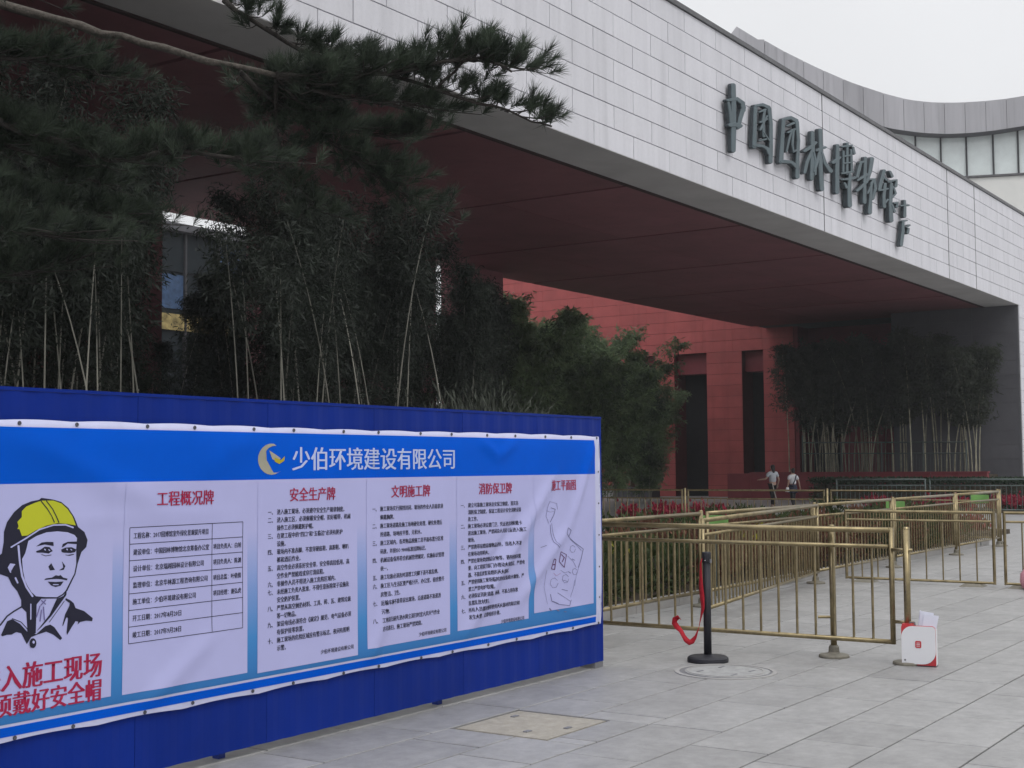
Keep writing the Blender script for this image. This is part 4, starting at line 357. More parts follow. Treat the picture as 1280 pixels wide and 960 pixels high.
# ---- red cladded wall facing the courtyard (plane x = 62.14)
UW = 62.14
b = MB()
segs = [(26.88, 25.32, 0), (29.94, 28.02, 0), (32.83, 31.77, 0)]
for a, c, _ in segs: b.box(UW+0.05, UW+1.3, c, a, 0, 7.22)
b.box(UW+0.05, UW+1.3, 25.32, 43.2, 7.22, 14.0)
b.box(UW+0.05, UW+1.3, 34.4, 43.2, 0, 7.2198)
b.build('wall_core', M['redback'], mus)
b = MB()
for a, c in ((28.02, 26.88), (31.77, 29.94), (34.4, 32.83)):
    MB().box(UW+0.42, UW+1.28, c, a, 6.2, 7.215).build('lintel', M['redwall'], mus)
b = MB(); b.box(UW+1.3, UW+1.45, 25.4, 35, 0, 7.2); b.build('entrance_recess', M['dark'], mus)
rp = {}
def redpanel(y0, y1, z0, z1):
    k = (round(y1-y0, 3), round(z1-z0, 3))
    if k not in rp: rp[k] = MB().box(0, 0.05, 0.003, k[0]-0.003, 0.007, k[1]-0.007).mesh('red_panel', M['red'])
    link('red_panel', rp[k], mus, (UW, y0, z0))
PH = 7.22/13
for a, c, _ in segs:
    for q in range(13): redpanel(c, a, q*PH, (q+1)*PH)
y = 25.32
while y < 42:
    for q in range(9): redpanel(y, y+1.6, 7.22+q*PH, 7.22+(q+1)*PH)
    y += 1.6
MB().box(UW+0.001, UW+0.05, 34.4, 43.2, 0, 7.2).build('red_panel', M['red'], mus)
# recessed dark red wall behind the right planter, with a brighter doorway return
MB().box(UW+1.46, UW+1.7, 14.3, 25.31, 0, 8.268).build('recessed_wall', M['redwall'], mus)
MB().box(UW+0.05, UW+1.45, 25.1, 25.31, 0, 8.268).build('wall_return', M['redwall'], mus)
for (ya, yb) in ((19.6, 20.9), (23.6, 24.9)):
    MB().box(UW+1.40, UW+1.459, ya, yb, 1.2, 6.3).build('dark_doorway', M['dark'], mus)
# pier side wall at the far right end, granite darkened to stand for shade
b = MB(); b.box(58.95, 59.3, VF+0.07, 19.4, 0, ZB-0.001); b.build('shaded_side_wall', M['pier'], mus)
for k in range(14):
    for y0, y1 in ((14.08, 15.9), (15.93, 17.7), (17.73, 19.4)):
        MB().box(58.91, 58.948, y0, y1, k*0.586+0.01, (k+1)*0.586-0.0).build('shaded_wall_panel', M['pier'], mus)
b = MB(); b.box(58.93, 78, VF+0.004, VF+0.065, 0, ZB-0.004); b.build('pier_front_core', M['fascia_back'], mus)
for k in range(16):
    for i in range(4):
        x0 = 58.93 + i*TW + (0 if k % 2 else -0.0)
        MB().box(x0+0.006, x0+TW-0.006, VF-0.03, VF+0.003, k*0.512+0.008, (k+1)*0.512-0.004).build('pier_panel', M['fascia'], mus)
# red piers carrying the inner edge of the soffit on the left, with gaps to the courtyard
for a, c in ((-6, 23.1), (26.7, 34.4), (35.6, 38.2)):
    b = MB(); b.box(a, c, 26.0, 26.7, 0, ZB-0.003); b.build('inner_pier', M['soffit'], mus)
# ================================================================== REAR BUILDING with sweeping roof
RD = Vector((0.33737, -0.94137, 0)); RN = Vector((0.94137, 0.33737, 0)); RC = 94.834
def rf(a, z, dep=0.0):
    p = RD*a + RN*(RC+dep); return (p.x, p.y, z)
rear = thing('rear_hall', 'far hall with a sweeping curved grey roof edge and a strip of frosted windows', 'building')
def interp(tab, a):
    if a <= tab[0][0]: return tab[0][1]
    for (a0, z0), (a1, z1) in zip(tab, tab[1:]):
        if a0 <= a <= a1: return z0 + (z1-z0)*(a-a0)/(a1-a0) if a1 > a0 else z1
    return tab[-1][1]
def smooth_tab(tab, lo, hi, step, rad):
    res = []; a = lo
    while a <= hi+1e-6:
        s = 0; ws = 0
        for k in range(-4, 5):
            wgt = math.exp(-(k/2.2)**2); s += wgt*interp(tab, min(max(a+k*rad/4, tab[0][0]), tab[-1][0])); ws += wgt
        res.append((a, s/ws)); a += step
    return res
topS = smooth_tab(ROOF_TOP, -5.88, 19.6, 0.25, 0.8); botS = smooth_tab(ROOF_BOT, -8.7, 19.6, 0.25, 0.8)
nseg = 19; a0, a1 = -5.6, 19.4
for i in range(nseg):
    s0 = a0 + (a1-a0)*i/nseg; s1 = a0 + (a1-a0)*(i+1)/nseg; b = MB(); m = 5
    aa = [s0+0.012 + (s1-s0-0.024)*q/m for q in range(m+1)]
    vs = [rf(a, interp(botS, a), -0.06) for a in aa] + [rf(a, interp(topS, a), -0.06) for a in aa] + [rf(a, interp(botS, a), 0.02) for a in aa] + [rf(a, interp(topS, a), 0.02) for a in aa]
    k = m+1; fs = []
    for q in range(m):
        fs += [(q, q+1, k+q+1, k+q), (2*k+q+1, 2*k+q, 3*k+q, 3*k+q+1), (q+1, q, 2*k+q, 2*k+q+1), (k+q, k+q+1, 3*k+q+1, 3*k+q)]
    fs += [(0, k, 3*k, 2*k), (m, 2*k+m, 3*k+m, k+m)]
    b.add(vs, fs).build('roof_edge_panel', M['roof'], rear)
b = MB()
for (p0, p1) in zip([a0 + (a1-a0)*i/60 for i in range(60)], [a0 + (a1-a0)*(i+1)/60 for i in range(60)]):
    z0, z1, y0, y1 = interp(botS, p0)+0.02, interp(botS, p1)+0.02, interp(topS, p0)-0.04, interp(topS, p1)-0.04
    b.add([rf(p0, z0, .03), rf(p1, z1, .03), rf(p1, y1, .03), rf(p0, y0, .03), rf(p0, z0, 1.6), rf(p1, z1, 1.6), rf(p1, y1-.3, 1.6), rf(p0, y0-.3, 1.6)], [(0,1,2,3), (0,4,5,1), (3,2,6,7)])
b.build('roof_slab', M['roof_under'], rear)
# stepped upturned tip
b = MB(); tip = [(-8.68,31.0),(-8.02,31.64),(-7.51,32.27),(-6.05,31.22),(-5.62,31.18),(-5.62,27.4),(-8.68,28.2)]
b.prism(tip, lambda a, z: rf(a, z, -0.06), lambda a, z: rf(a, z, 5)); fixn(b.mesh('x', M['roof']))
link('roof_tip', fixn(b.mesh('roof_tip', M['roof'])), rear)
b = MB()
def wbox(bb, a0_, a1_, z0_, z1_, d0, d1):
    bb.add([rf(a0_, z0_, d0), rf(a1_, z0_, d0), rf(a1_, z1_, d0), rf(a0_, z1_, d0), rf(a0_, z0_, d1), rf(a1_, z0_, d1), rf(a1_, z1_, d1), rf(a0_, z1_, d1)],
           [(0,1,2,3), (5,4,7,6), (4,0,3,7), (1,5,6,2), (3,2,6,7), (4,5,1,0)])
wbox(b, -14, 24, 0, 20.85, 1.2, 12); b.build('lower_wall', M['stucco'], rear)
mull = [-2.3, -0.62, 1.02] + MULL + [15.95, 17.6]
for i in range(len(mull)-1):
    b = MB(); wbox(b, mull[i]+0.05, mull[i+1]-0.05, 20.95, 24.9, 1.35, 1.5)
    win = b.build('window_pane', M['frosted'], rear)
for m_ in mull:
    b = MB(); wbox(b, m_-0.055, m_+0.055, 20.9, 25.0, 1.2, 1.45); b.build('mullion', M['mullion'], rear)
b = MB(); wbox(b, -3, 18, 20.87, 21.0, 1.05, 1.34); b.build('window_sill', M['coping'], rear)
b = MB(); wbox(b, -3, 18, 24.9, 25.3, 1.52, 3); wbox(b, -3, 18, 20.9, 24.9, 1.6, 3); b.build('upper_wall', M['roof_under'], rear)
# ================================================================== COURTYARD HALL seen through the gaps
crt = thing('courtyard_hall', 'courtyard hall with dark glazing and an ochre frieze glimpsed through the dark bamboo', 'building')
b = MB(); b.box(25, 50.2, 48.1, 54, 0, 12.6); b.build('hall_wall', M['glassdark'], crt)
b = MB(); b.box(24.5, 50.5, 47.6, 54.2, 12.6, 12.95); b.build('roof_edge', M['roof_under'], crt)
b = MB(); b.box(25, 50.2, 47.95, 48.09, 8.0, 8.75); b.build('frieze', M['yellowband'], crt)
for i in range(12):
    x0 = 25.2 + i*2.1
    for z0, z1 in ((9.0, 10.6), (10.75, 12.4)):
        MB().box(x0, x0+1.95, 48.02, 48.09, z0, z1).build('window_pane', M['glassblue'] if (i*3+int(z0)) % 5 in (0, 3) else M['glassdark'], crt)
    MB().box(x0+1.97, x0+2.07, 47.9, 48.085, 0, 12.6).build('mullion', M['mullion'], crt)
# ================================================================== NAME SIGN
sg = thing('name_sign', 'slate grey calligraphic museum name mounted on the white stone fascia', 'sign')
names = ['character']*7 + ['signature']
for ci, strokes in enumerate(SIGN):
    b = MB()
    for si, pl_ in enumerate(strokes):
        # drop near-duplicate points
        f0 = 13.84 - 0.004*si - 0.0007*ci; area = sum(pl_[i][0]*pl_[(i+1) % len(pl_)][1] - pl_[(i+1) % len(pl_)][0]*pl_[i][1] for i in range(len(pl_)))
        P_ = pl_ if area > 0 else pl_[::-1]
        cxm = sum(p[0] for p in P_)/len(P_); czm = sum(p[1] for p in P_)/len(P_)
        n = len(P_)
        inner = []
        for i, p in enumerate(P_):
            a_ = Vector(P_[i-1]); c_ = Vector(P_[(i+1) % n]); d = (c_-a_); 
            nn = Vector((-d.y, d.x)); nn = nn.normalized() if nn.length > 1e-6 else Vector((0, 0)); inner.append((p[0]+nn.x*0.012, p[1]+nn.y*0.012))
        vs = [(x, f0-0.02, z) for x, z in inner] + [(x, f0, z) for x, z in P_] + [(x, 13.935, z) for x, z in P_]
        b.k = 0; b.add(vs, [tuple(range(n))] + [(i, i+n, (i+1) % n+n, (i+1) % n) for i in range(n)])
        b.k = 1; o0 = len(b.v) - 3*n
        b.f += [tuple(o0+q for q in (i+n, i+2*n, (i+1) % n+2*n, (i+1) % n+n)) for i in range(n)]; b.mi += [1]*n
    b.build(names[ci], [M['sign'], M['signside']], sg)
# ================================================================== HOARDING
HV, HX1 = 5.52, 9.50
hoard = thing('site_hoarding', 'blue corrugated steel site hoarding standing on the grey paving', 'hoarding', (0, 0, 0))
hz0, hz1 = 0.045, 1.972
def sheet(x0, x1):
    b = MB(); n = int(round((x1-x0)/0.0475)); prof = []
    for i in range(n+1):
        x = x0 + (x1-x0)*i/n; k = i % 4
        prof.append((x, HV + (0.0 if k in (0, 1) else 0.0055)))
    vs = [(x, y, z) for z in (hz0, hz1) for x, y in prof] + [(x, y+0.006, z) for z in (hz0, hz1) for x, y in prof]
    m = n+1; fs = []
    for i in range(n):
        fs += [(i, i+1, m+i+1, m+i), (2*m+i+1, 2*m+i, 3*m+i, 3*m+i+1), (m+i, m+i+1, 3*m+i+1, 3*m+i), (i+1, i, 2*m+i, 2*m+i+1)]
    fs += [(0, m, 3*m, 2*m), (n, 2*m+n, 3*m+n, m+n)]
    b.add(vs, fs).build('blue_sheet', M['blue'], hoard)
x = HX1
while x > 1.0:
    sheet(x-0.948, x-0.002); x -= 0.95
for z in (0.35, 1.0, 1.65):
    MB().box(0.9, HX1-0.05, HV+0.03, HV+0.07, z, z+0.05).build('back_rail', M['blue_dark'], hoard)
for i in range(5):
    MB().box(HX1-0.10-2*i, HX1-0.05-2*i, HV+0.072, HV+0.12, 0, 1.95).build('back_post', M['blue_dark'], hoard)
    b = MB(); b.tube([(HX1-0.075-2*i, HV+0.1, 1.3), (HX1-0.075-2*i, HV+1.1, 0.03)], 0.02); b.build('brace', M['blue_dark'], hoard)
MB().box(HX1-0.13, HX1-0.01, HV+0.0, HV+0.14, 0.0, 0.042).build('foot_block', M['greyp'], hoard)
MB().box(0.9, HX1, HV-0.003, HV+0.018, hz1+0.001, hz1+0.018).build('top_trim', M['blue'], hoard)
# ================================================================== BANNER
FOLDS = [((8.80,1.60),(7.55,.42),.050,.023), ((9.33,1.80),(8.95,1.15),.042,.022), ((8.95,1.15),(8.2,.60),.05,.020), ((8.30,1.30),(7.75,.80),.035,-.014),
         ((6.80,.85),(6.55,.36),.05,.016), ((5.25,.70),(4.75,.36),.06,.014), ((4.0,1.75),(4.9,1.40),.07,.013), ((5.6,1.8),(5.1,1.55),.06,.007),
         ((7.75,1.80),(7.98,1.66),.035,.017), ((7.98,1.66),(8.25,1.80),.035,.017), ((6.6,1.8),(7.0,1.55),.05,.006), ((4.2,1.35),(5.4,1.36),.03,.004), ((8.7,.6),(9.2,.42),.05,.008)]
def bsurf(u, z):
    d = 0.0
    for (ax, az), (bx, bz), s, a in FOLDS:
        vx, vz = bx-ax, bz-az; t = max(0, min(1, ((u-ax)*vx+(z-az)*vz)/(vx*vx+vz*vz))); dx, dz = u-ax-t*vx, z-az-t*vz
        fade = min(1, 4*t+0.25, 4*(1-t)+0.25); q = (dx*dx+dz*dz)/(s*s)
        if q < 12: d += a*fade*math.exp(-q)
    d += 0.006*noise.noise(Vector((u*0.9, z*1.3, 0.3))) + 0.0028*noise.noise(Vector((u*3.1, z*2.2, 4.1)))
    edge = min(1.0, (1.83-z)/0.10, (z-0.345)/0.10)
    return 0.012 + max(0, edge)*(0.010 + d)
def BP(u, z, off): return (u, 5.508 - bsurf(u, z) - off, z)
banner = thing('site_banner', 'long printed vinyl banner with construction notices tied across the blue hoarding', 'banner', (0, 0, 0))
def gridpart(name, m, u0, u1, z0, z1, off, edgef=None, st=0.03):
    us = [u0] + [k*st for k in range(math.ceil(u0/st+1e-6), math.floor(u1/st-1e-6)+1)] + [u1]
    zs = [z0] + [k*st for k in range(math.ceil(z0/st+1e-6), math.floor(z1/st-1e-6)+1)] + [z1]
    vs = []
    for z in zs:
        for u in us:
            uu, zz = u, z
            if edgef: uu, zz = edgef(u, z)
            vs.append(BP(uu, zz, off))
    n = len(us); fs = [(i*n+k, i*n+k+1, (i+1)*n+k+1, (i+1)*n+k) for i in range(len(zs)-1) for k in range(n-1)]
    return MB().add(vs, fs).build(name, m, banner, smooth=True)
def hem_edge(u, z):
    if z < 0.346: z = 0.338 + 0.010*abs(math.sin(u*5.6)) + 0.004*math.sin(u*2.1)
    if z > 1.829: z = 1.828 + 0.007*abs(math.cos(u*6.9)) + 0.003*math.sin(u*1.7)
    if u > 9.42: u = 9.42 + 0.018*math.sin((z-0.35)*2.1*1.0 + 0.2) - 0.012
    return u, z
UL = 2.9
gridpart('cloth', M['hem'], UL, 9.425, 0.34, 1.835, 0.0, hem_edge)
gridpart('fade_ground', M['fade'], UL, 9.335, 0.426, 1.533, 0.0017)
gridpart('header_band', M['header'], UL, 9.335, 1.533, 1.800, 0.0019)
gridpart('lower_stripe', M['header'], UL, 9.335, 0.368, 0.412, 0.0019)
for a, c, zb in ((UL, 4.565, .470), (4.635, 5.505, .466), (5.585, 6.445, .452), (6.535, 7.395, .478), (7.48, 8.36, .490), (8.435, 9.29, .520)):
    gridpart('notice_panel', M['cloth'], a, c, zb, 1.530, 0.0034)
# grommets along the hems
for i in range(17):
    u = 9.38 - 0.385*i - 0.03*math.sin(i*3.0)
    for z in (1.818, 0.357):
        p = BP(u, z, 0.003); b = MB(); n = 10
        vs = [(u+r_*math.cos(2*math.pi*k/n), p[1]-d_, z+r_*math.sin(2*math.pi*k/n)) for r_, d_ in ((0.011, 0), (0.009, 0.004), (0.004, 0.003)) for k in range(n)]
        fs = [(q*n+k, q*n+(k+1) % n, (q+1)*n+(k+1) % n, (q+1)*n+k) for q in range(2) for k in range(n)] + [tuple(range(2*n, 3*n))]
        b.add(vs, fs).build('grommet', M['grommet'], banner)
for z in (1.55, 1.3, 1.05, 0.8, 0.56):
    p = BP(9.385, z, 0.002); MB().lathe([(0.008, 0), (0.006, 0.004)], n=8).mesh
    b = MB(); n = 8; b.add([(9.385+0.008*math.cos(k*math.pi/4), p[1], z+0.008*math.sin(k*math.pi/4)) for k in range(n)] + [(9.385+0.004*math.cos(k*math.pi/4), p[1]-0.004, z+0.004*math.sin(k*math.pi/4)) for k in range(n)],
        [(k, (k+1) % n, n+(k+1) % n, n+k) for k in range(n)] + [tuple(range(n, 2*n))]); b.build('grommet', M['grommet'], banner)
# ---- printing
TC = bpy.data.curves.new('lettering', 'FONT'); TC.resolution_u = 1; TO = bpy.data.objects.new('lettering_tmp', TC)
def text_geo(body, bold=0.0, res=1):
    TC.body = body; TC.size = 1.0; TC.offset = bold; TC.resolution_u = res
    me = bpy.data.meshes.new_from_object(TO)
    vs = [(v.co.x, v.co.y) for v in me.vertices]; fs = [tuple(p.vertices) for p in me.polygons]
    bpy.data.meshes.remove(me); return vs, fs
class Print:
    def __init__(s): s.v = []; s.f = []
    def text(s, body, u0, u1, z0, z1, bold=0.0, full=None, res=1, jitter=0.0):
        """fit body in the box; ink box from first to last glyph cell"""
        vs, fs = text_geo(body, 0.0, res)
        n = full or len(body); w_ = (u1-u0)/n; h_ = (z1-z0)/0.90
        for q, (dx, dz) in enumerate(((0, 0), (-1, 0.0), (1, 0.0)) if bold > 0 else ((0, 0),)):
            o = len(s.v)
            s.v += [(u0 + (x+dx*bold)*w_, z0 + (y+0.085+dz*bold)*h_, q*0.00025) for x, y in vs]; s.f += [tuple(i+o for i in f) for f in fs]
        return s
    def poly(s, pts):
        o = len(s.v); s.v += [(x, z, 0.0) for x, z in pts]; s.f.append(tuple(range(o, o+len(pts)))); return s
    def rect(s, a, c, z0, z1): return s.poly([(a, z0), (c, z0), (c, z1), (a, z1)])
    def build(s, name, m, off, cut=0.025):
        bm = bmesh.new(); vv = [bm.verts.new((x, y, z)) for x, z, y in s.v]
        for f in s.f:
            try: bm.faces.new([vv[i] for i in f])
            except ValueError: pass
        bmesh.ops.triangulate(bm, faces=bm.faces)
        for it in range(6):
            L = [e for e in bm.edges if e.calc_length() > cut]
            if not L: break
            bmesh.ops.subdivide_edges(bm, edges=L, cuts=1); bmesh.ops.triangulate(bm, faces=[f for f in bm.faces if len(f.verts) > 3])
        for v in bm.verts: v.co = BP(v.co.x, v.co.z, off + v.co.y)
        for f in bm.faces:
            f.normal_update()
            if f.normal.y > 0: f.normal_flip()
            f.smooth = True
        me = bpy.data.meshes.new(name); bm.to_mesh(me); bm.free(); me.materials.append(m)
        return link(name, me, banner)
Print().text('少伯环境建设有限公司', 5.862, 7.47, 1.583, 1.716, bold=0.020, res=2).build('header_lettering', M['whiteink'], 0.0036)
for body, a, c in (('工程概况牌', 4.838, 5.246), ('安全生产牌', 5.840, 6.243), ('文明施工牌', 6.772, 7.180), ('消防保卫牌', 7.732, 8.146), ('施工平面图', 8.655, 9.033)):
    Print().text(body, a, c, 1.404 if a < 8 else 1.412, 1.480 if a < 8 else 1.492, bold=0.022, res=2).build('title_lettering', M['redink'], 0.0065)
Print().text('进入施工现场', 3.815, 4.508, 0.578, 0.695, bold=0.036, res=2).build('slogan_lettering', M['redink'], 0.0052)
Print().text('必须戴好安全帽', 3.790, 4.508, 0.462, 0.566, bold=0.036, res=2).build('slogan_lettering', M['redink'], 0.0052)
# notice table
tb = Print(); tx = (4.671, 5.237, 5.467); zt, zb_ = 1.301, 0.717
for i in range(8):
    z = zt - (zt-zb_)*i/7; tb.rect(tx[0], tx[2], z-0.0016, z+0.0016)
for x in tx: tb.rect(x-0.0016, x+0.0016, zb_, zt)
tb.build('table_rules', M['ink'], 0.0052)
tab = [('工程名称：2017园博馆室外绿化景观提升项目', ''), ('建设单位：中国园林博物馆北京筹备办公室', '项目负责人：白旭'), ('设计单位：北京瑞越园林设计有限公司', '项目负责人：陈渊'),
       ('监理单位：北京华林源工程咨询有限公司', '项目总监：叶倩倩'), ('施工单位：少伯环境建设有限公司', '项目经理：谢弘虎'), ('开工日期：2017年8月20日', ''), ('竣工日期：2017年9月28日', '')]
tp = Print(); rh = (zt-zb_)/7
for i, (a, c) in enumerate(tab):
    z = zt - rh*(i+1) + 0.026
    cw_ = min(0.0285, 0.522/(len(a)-0.45*sum(ch.isdigit() for ch in a))); tp.text(a, 4.695, 4.695+cw_*len(a), z, z+0.030, bold=0.018)
    if c: tp.text(c, 5.246, 5.246+min(0.0262, 0.212/len(c))*len(c), z, z+0.029, bold=0.018)
tp.build('table_lettering', M['ink'], 0.0052, cut=0.2)['kind'] = 'stuff'
P2 = [('一、', '进入施工现场，必须遵守安全生产规章制度。'), ('二、', '进入施工区，必须佩戴安全帽，扣好帽带，机械'), ('', '操作工必须佩戴防护帽。'), ('三、', '在建工程中的“四口”和“五临边”必须有防护'), ('', '设施。'),
 ('四、', '现场内不准赤脚，不准穿硬底鞋、高跟鞋、喇叭'), ('', '裤和酒后作业。'), ('五、', '高空作业必须系好安全带，安全带高挂低用，高'), ('', '空作业严禁嬉戏或穿打滑底鞋。'), ('六、', '非操作人员不得进入施工危险区域内。'),
 ('七、', '未经施工负责人批准，不得任意拆除架子设施及'), ('', '安全防护装置。'), ('八、', '严禁从高空抛扔材料、工具、砖、瓦、建筑垃圾'), ('', '等一切物品。'), ('九、', '架设电线必须符合《规定》规范，电气设备必须'), ('', '有保护接零装置。'),
 ('十、', '施工现场的危险区域应有警示标志，夜间有照明'), ('', '示警。')]
P3 = [('一、', '施工现场实行围挡封闭，现场的作业人员着装须'), ('', '佩戴胸牌。'), ('二、', '施工现场道路及施工场地硬化处理，硬化处理后'), ('', '的道路，场地应平整、无积水。'), ('三、', '施工区域内，各类物品按施工总平面布置分区堆'), ('', '码放，并按ISO 9000标准挂牌标识。'),
 ('四、', '机械设备保养符合机械管理规定，实施标识管理'), ('', '统一。'), ('五、', '施工垃圾必须及时清理工完脚下清不准乱倒。'), ('六、', '施工区与生活区要严格分开，办公室、宿舍整齐'), ('', '房整洁、卫生。'), ('七、', '运输车辆不准带泥出现场，沿途道路不准遗洒'), ('', '污物。'),
 ('八、', '工地清扫前先洒水降尘清扫时宜大风天气作业'), ('', '方可清扫，施工现场严禁焚烧。')]
P4 = [('一、', '建立可靠施工现场治安保卫制度，落实各'), ('', '消防保卫制度，保证工程设计安全消防设备'), ('', '及工作。'), ('二、', '施工现场必须设置门卫，凭证进出须佩戴卡'), ('', '进出施工现场，严禁闲杂人员及儿童进入施工'), ('', '现场。'), ('三、', '严禁携带易燃易爆物品进场，违者人不准'), ('', '在现场动用明火。'),
 ('四、', '严禁在现场焚烧物品杂物等，遇特殊情况需'), ('', '要，向工程保卫部门办理动火审批证，严禁电'), ('', '器、不能乱放置易燃的灭火器材。'), ('五、', '严禁使用施工现场临时用电设备烧水做饭，严'), ('', '禁工严禁电炉取暖。'), ('六、', '必须保证消防道路、畅通，不准占用存放'), ('', '乱摆乱放材料。'), ('七、', '所有人员都应懂得使用灭火器材的知识和'), ('', '发生火警，立即组织扑救。')]
def para(lines, u0, u1, ztop, zbot, ncol, sig):
    p = Print(); dz = (ztop-zbot)/(len(lines)-1+1.35); cw = (u1-u0)/ncol; h = min(0.031, dz*0.78)
    for i, (num, body) in enumerate(lines):
        z = ztop - dz*i - h
        if num: p.text(num, u0-2.45*cw, u0-0.45*cw, z, z+h, bold=0.02)
        sp = cw*(1 + 0.018*math.sin(i*2.3)); p.text(body, u0, u0+sp*len(body), z, z+h, bold=0.02)
    z = zbot - h; p.text('少伯环境建设有限公司', u1-0.030*10, u1, z, z+h*0.85, bold=0.012)
    p.build('notice_lettering', M['ink'], 0.0052, cut=0.2)['kind'] = 'stuff'
para(P2, 5.738, 6.405, 1.362, 0.527, 22, 1)
para(P3, 6.665, 7.352, 1.352, 0.530, 22, 1)
para(P4, 7.608, 8.300, 1.348, 0.520, 20, 1)
LAY = {'ink': 0.0050, 'cloth': 0.0060, 'yellow': 0.0064, 'violet': 0.0060}
for i, (m, pts) in enumerate(ART):
    off = LAY[m]
    if m == 'ink' and i >= 8: off = 0.0072
    if m == 'cloth' and i >= 12: off = 0.0078
    Print().poly(pts).build('worker_print', M[m], off)
for i, (m, pts) in enumerate(LOGO): Print().poly(pts).build('logo_print', M[m], 0.0036 + 0.0004*i)
for m in ('mapink', 'mapplum', 'mapred'):
    p = Print()
    for q, pts in MAP:
        if q == m: p.poly(pts)
    p.build('site_plan_print', M[m], 0.0052 if m == 'mapink' else 0.0058)['kind'] = 'stuff'
bpy.data.objects.remove(TO, do_unlink=True)
# ================================================================== RAILINGS
bar_cache = {}
def railing(label, A, B, zb=0.165, zm=0.925, zt=1.05, pitch=0.157, post_at=(), post_h=1.08, post_off=0.055, low_base=(), group=None, bars=True, thin=1.0, mname='brass', bright=True):
    A = Vector(A); B = Vector(B); L = (B-A).length; ang = math.atan2(B.y-A.y, B.x-A.x)
    t = thing('metal_railing', label, 'railing', (A.x, A.y, 0), ang, group)
    m = M[mname]; n = 10 if thin == 1.0 else 6
    def tb_(name, p, q, r_, nn=n): return MB().tube([p, q], r_, nn).build(name, m, t, smooth=False if nn < 8 else True)
    tb_('top_rail', (0, 0, zt), (L, 0, zt), 0.0235*thin)
    tb_('middle_rail', (0.02, 0, zm), (L-0.02, 0, zm), 0.0175*thin)
    tb_('bottom_rail', (0, 0, zb), (L, 0, zb), 0.0195*thin)
    for x in (0.0, L): tb_('end_upright', (x, 0, zb-0.018), (x, 0, zt+0.02), 0.0215*thin)
    k = (round(zm-zb, 3), n, mname)
    nb = max(2, int(round((L-0.08)/pitch))-1); sp = (L-0.0)/(nb+1)
    if bars:
        if k not in bar_cache: bar_cache[k] = MB().tube([(0, 0, zb), (0, 0, zm)], 0.0105*thin, 6).mesh('bar', m)
        for i in range(1, nb+1): link('bar', bar_cache[k], t, (sp*i, 0, 0))
    else:
        b = MB()
        for i in range(1, nb+1): b.tube([(sp*i, 0, zb), (sp*i, 0, zm)], 0.0105*thin, 5, False)
        b.build('bars', m, t, kind='stuff')
    for (x, oy) in post_at:
        p = MB().tube([(x, oy, 0.02), (x, oy, post_h)], 0.026, 12).build('post', m, t, smooth=True)
        MB().lathe([(0.024, 0), (0.027, 0.008), (0.020, 0.018)], x, oy, 12).build('post_cap', m, p).location = (0, 0, post_h-0.004)
        MB().lathe([(0.125, 0.0), (0.125, 0.014), (0.118, 0.024), (0.055, 0.034), (0.045, 0.045), (0.042, 0.085), (0.032, 0.10)], x, oy, 24).build('foot_disc', M['cast'], p)
        for zz in (zm, 0.33):
            MB().tube([(x, oy, zz), (x + (0.11 if x < L/2 else -0.11), 0, zz)], 0.012, 8).build('bracket', m, p)
    for x in low_base:
        f = MB(); f.add([(x-0.15, -0.15, 0), (x+0.15, -0.15, 0), (x+0.15, 0.15, 0), (x-0.15, 0.15, 0), (x-0.10, -0.09, 0.035), (x+0.10, -0.09, 0.035), (x+0.10, 0.09, 0.035), (x-0.10, 0.09, 0.035)],
              [(0,3,2,1), (4,5,6,7), (0,1,5,4), (1,2,6,5), (2,3,7,6), (3,0,4,7)]); f.build('base_plate', M['cast'], t)
        MB().tube([(x, 0, 0.03), (x, 0, zb)], 0.018, 8).build('foot_tube', m, t)
    return t
# near panel behind the stanchion
railing('nearest champagne metal railing panel, beside the blue hoarding and behind the black stanchion', (10.88, 7.05), (10.88, 3.628), zb=0.165, zm=0.928, zt=1.060, post_at=((2.90, 0.06),))
t = thing('railing_post', 'free standing end post of the nearest railing behind the small white box', 'post', (10.86, 3.50, 0))
p = MB().tube([(0, 0, 0.02), (0, 0, 1.075)], 0.027, 14).build('tube', M['brass'], t, smooth=True)
MB().lathe([(0.0265, 1.07), (0.0285, 1.078), (0.022, 1.09)], n=14).build('post_cap', M['brass'], t)
MB().lathe([(0.125, 0.0), (0.125, 0.014), (0.118, 0.024), (0.055, 0.034), (0.045, 0.045), (0.042, 0.085), (0.032, 0.10)], n=24).build('foot_disc', M['cast'], t)
for z in (0.905, 0.33): MB().tube([(0, 0.12, z), (0, -0.05, z)], 0.014, 8).build('connector', M['brass'], t, smooth=True)
# long line receding parallel to the facade
rx = [10.95, 14.112, 17.494, 20.72, 24.05, 27.03]
pos_words = ['first long-line railing panel, starting behind the near panel at the hoarding edge', 'second panel of the long railing line bordering the planting bed', 'third panel of the long railing line bordering the planting bed', 'fourth panel of the long receding railing line', 'farthest panel of the long receding railing line, ending at the corner']
for i in range(5):
    railing(pos_words[i], (rx[i]+0.10, 6.87), (rx[i+1]-0.10, 6.87), zt=1.045, zm=0.90, pitch=0.128, post_at=((3.0 if i == 0 else (rx[i+1]-rx[i]-0.10), 0.0),) if i < 4 else ((rx[5]-rx[4]-0.10, 0.0),), post_h=1.07, bars=(i < 4), group='railing panels beside the planting bed')
railing('skewed railing panel angled across from the near panel to join the long line', (12.35, 6.02), (17.40, 6.80), zt=1.045, zm=0.90, pitch=0.128, post_at=())
railing('low-footed railing panel standing crosswise on the open paving', (18.1, 6.66), (18.1, 4.69), zb=0.05, zm=0.84, zt=0.955, pitch=0.205, low_base=(0.26, 1.70), thin=0.95)
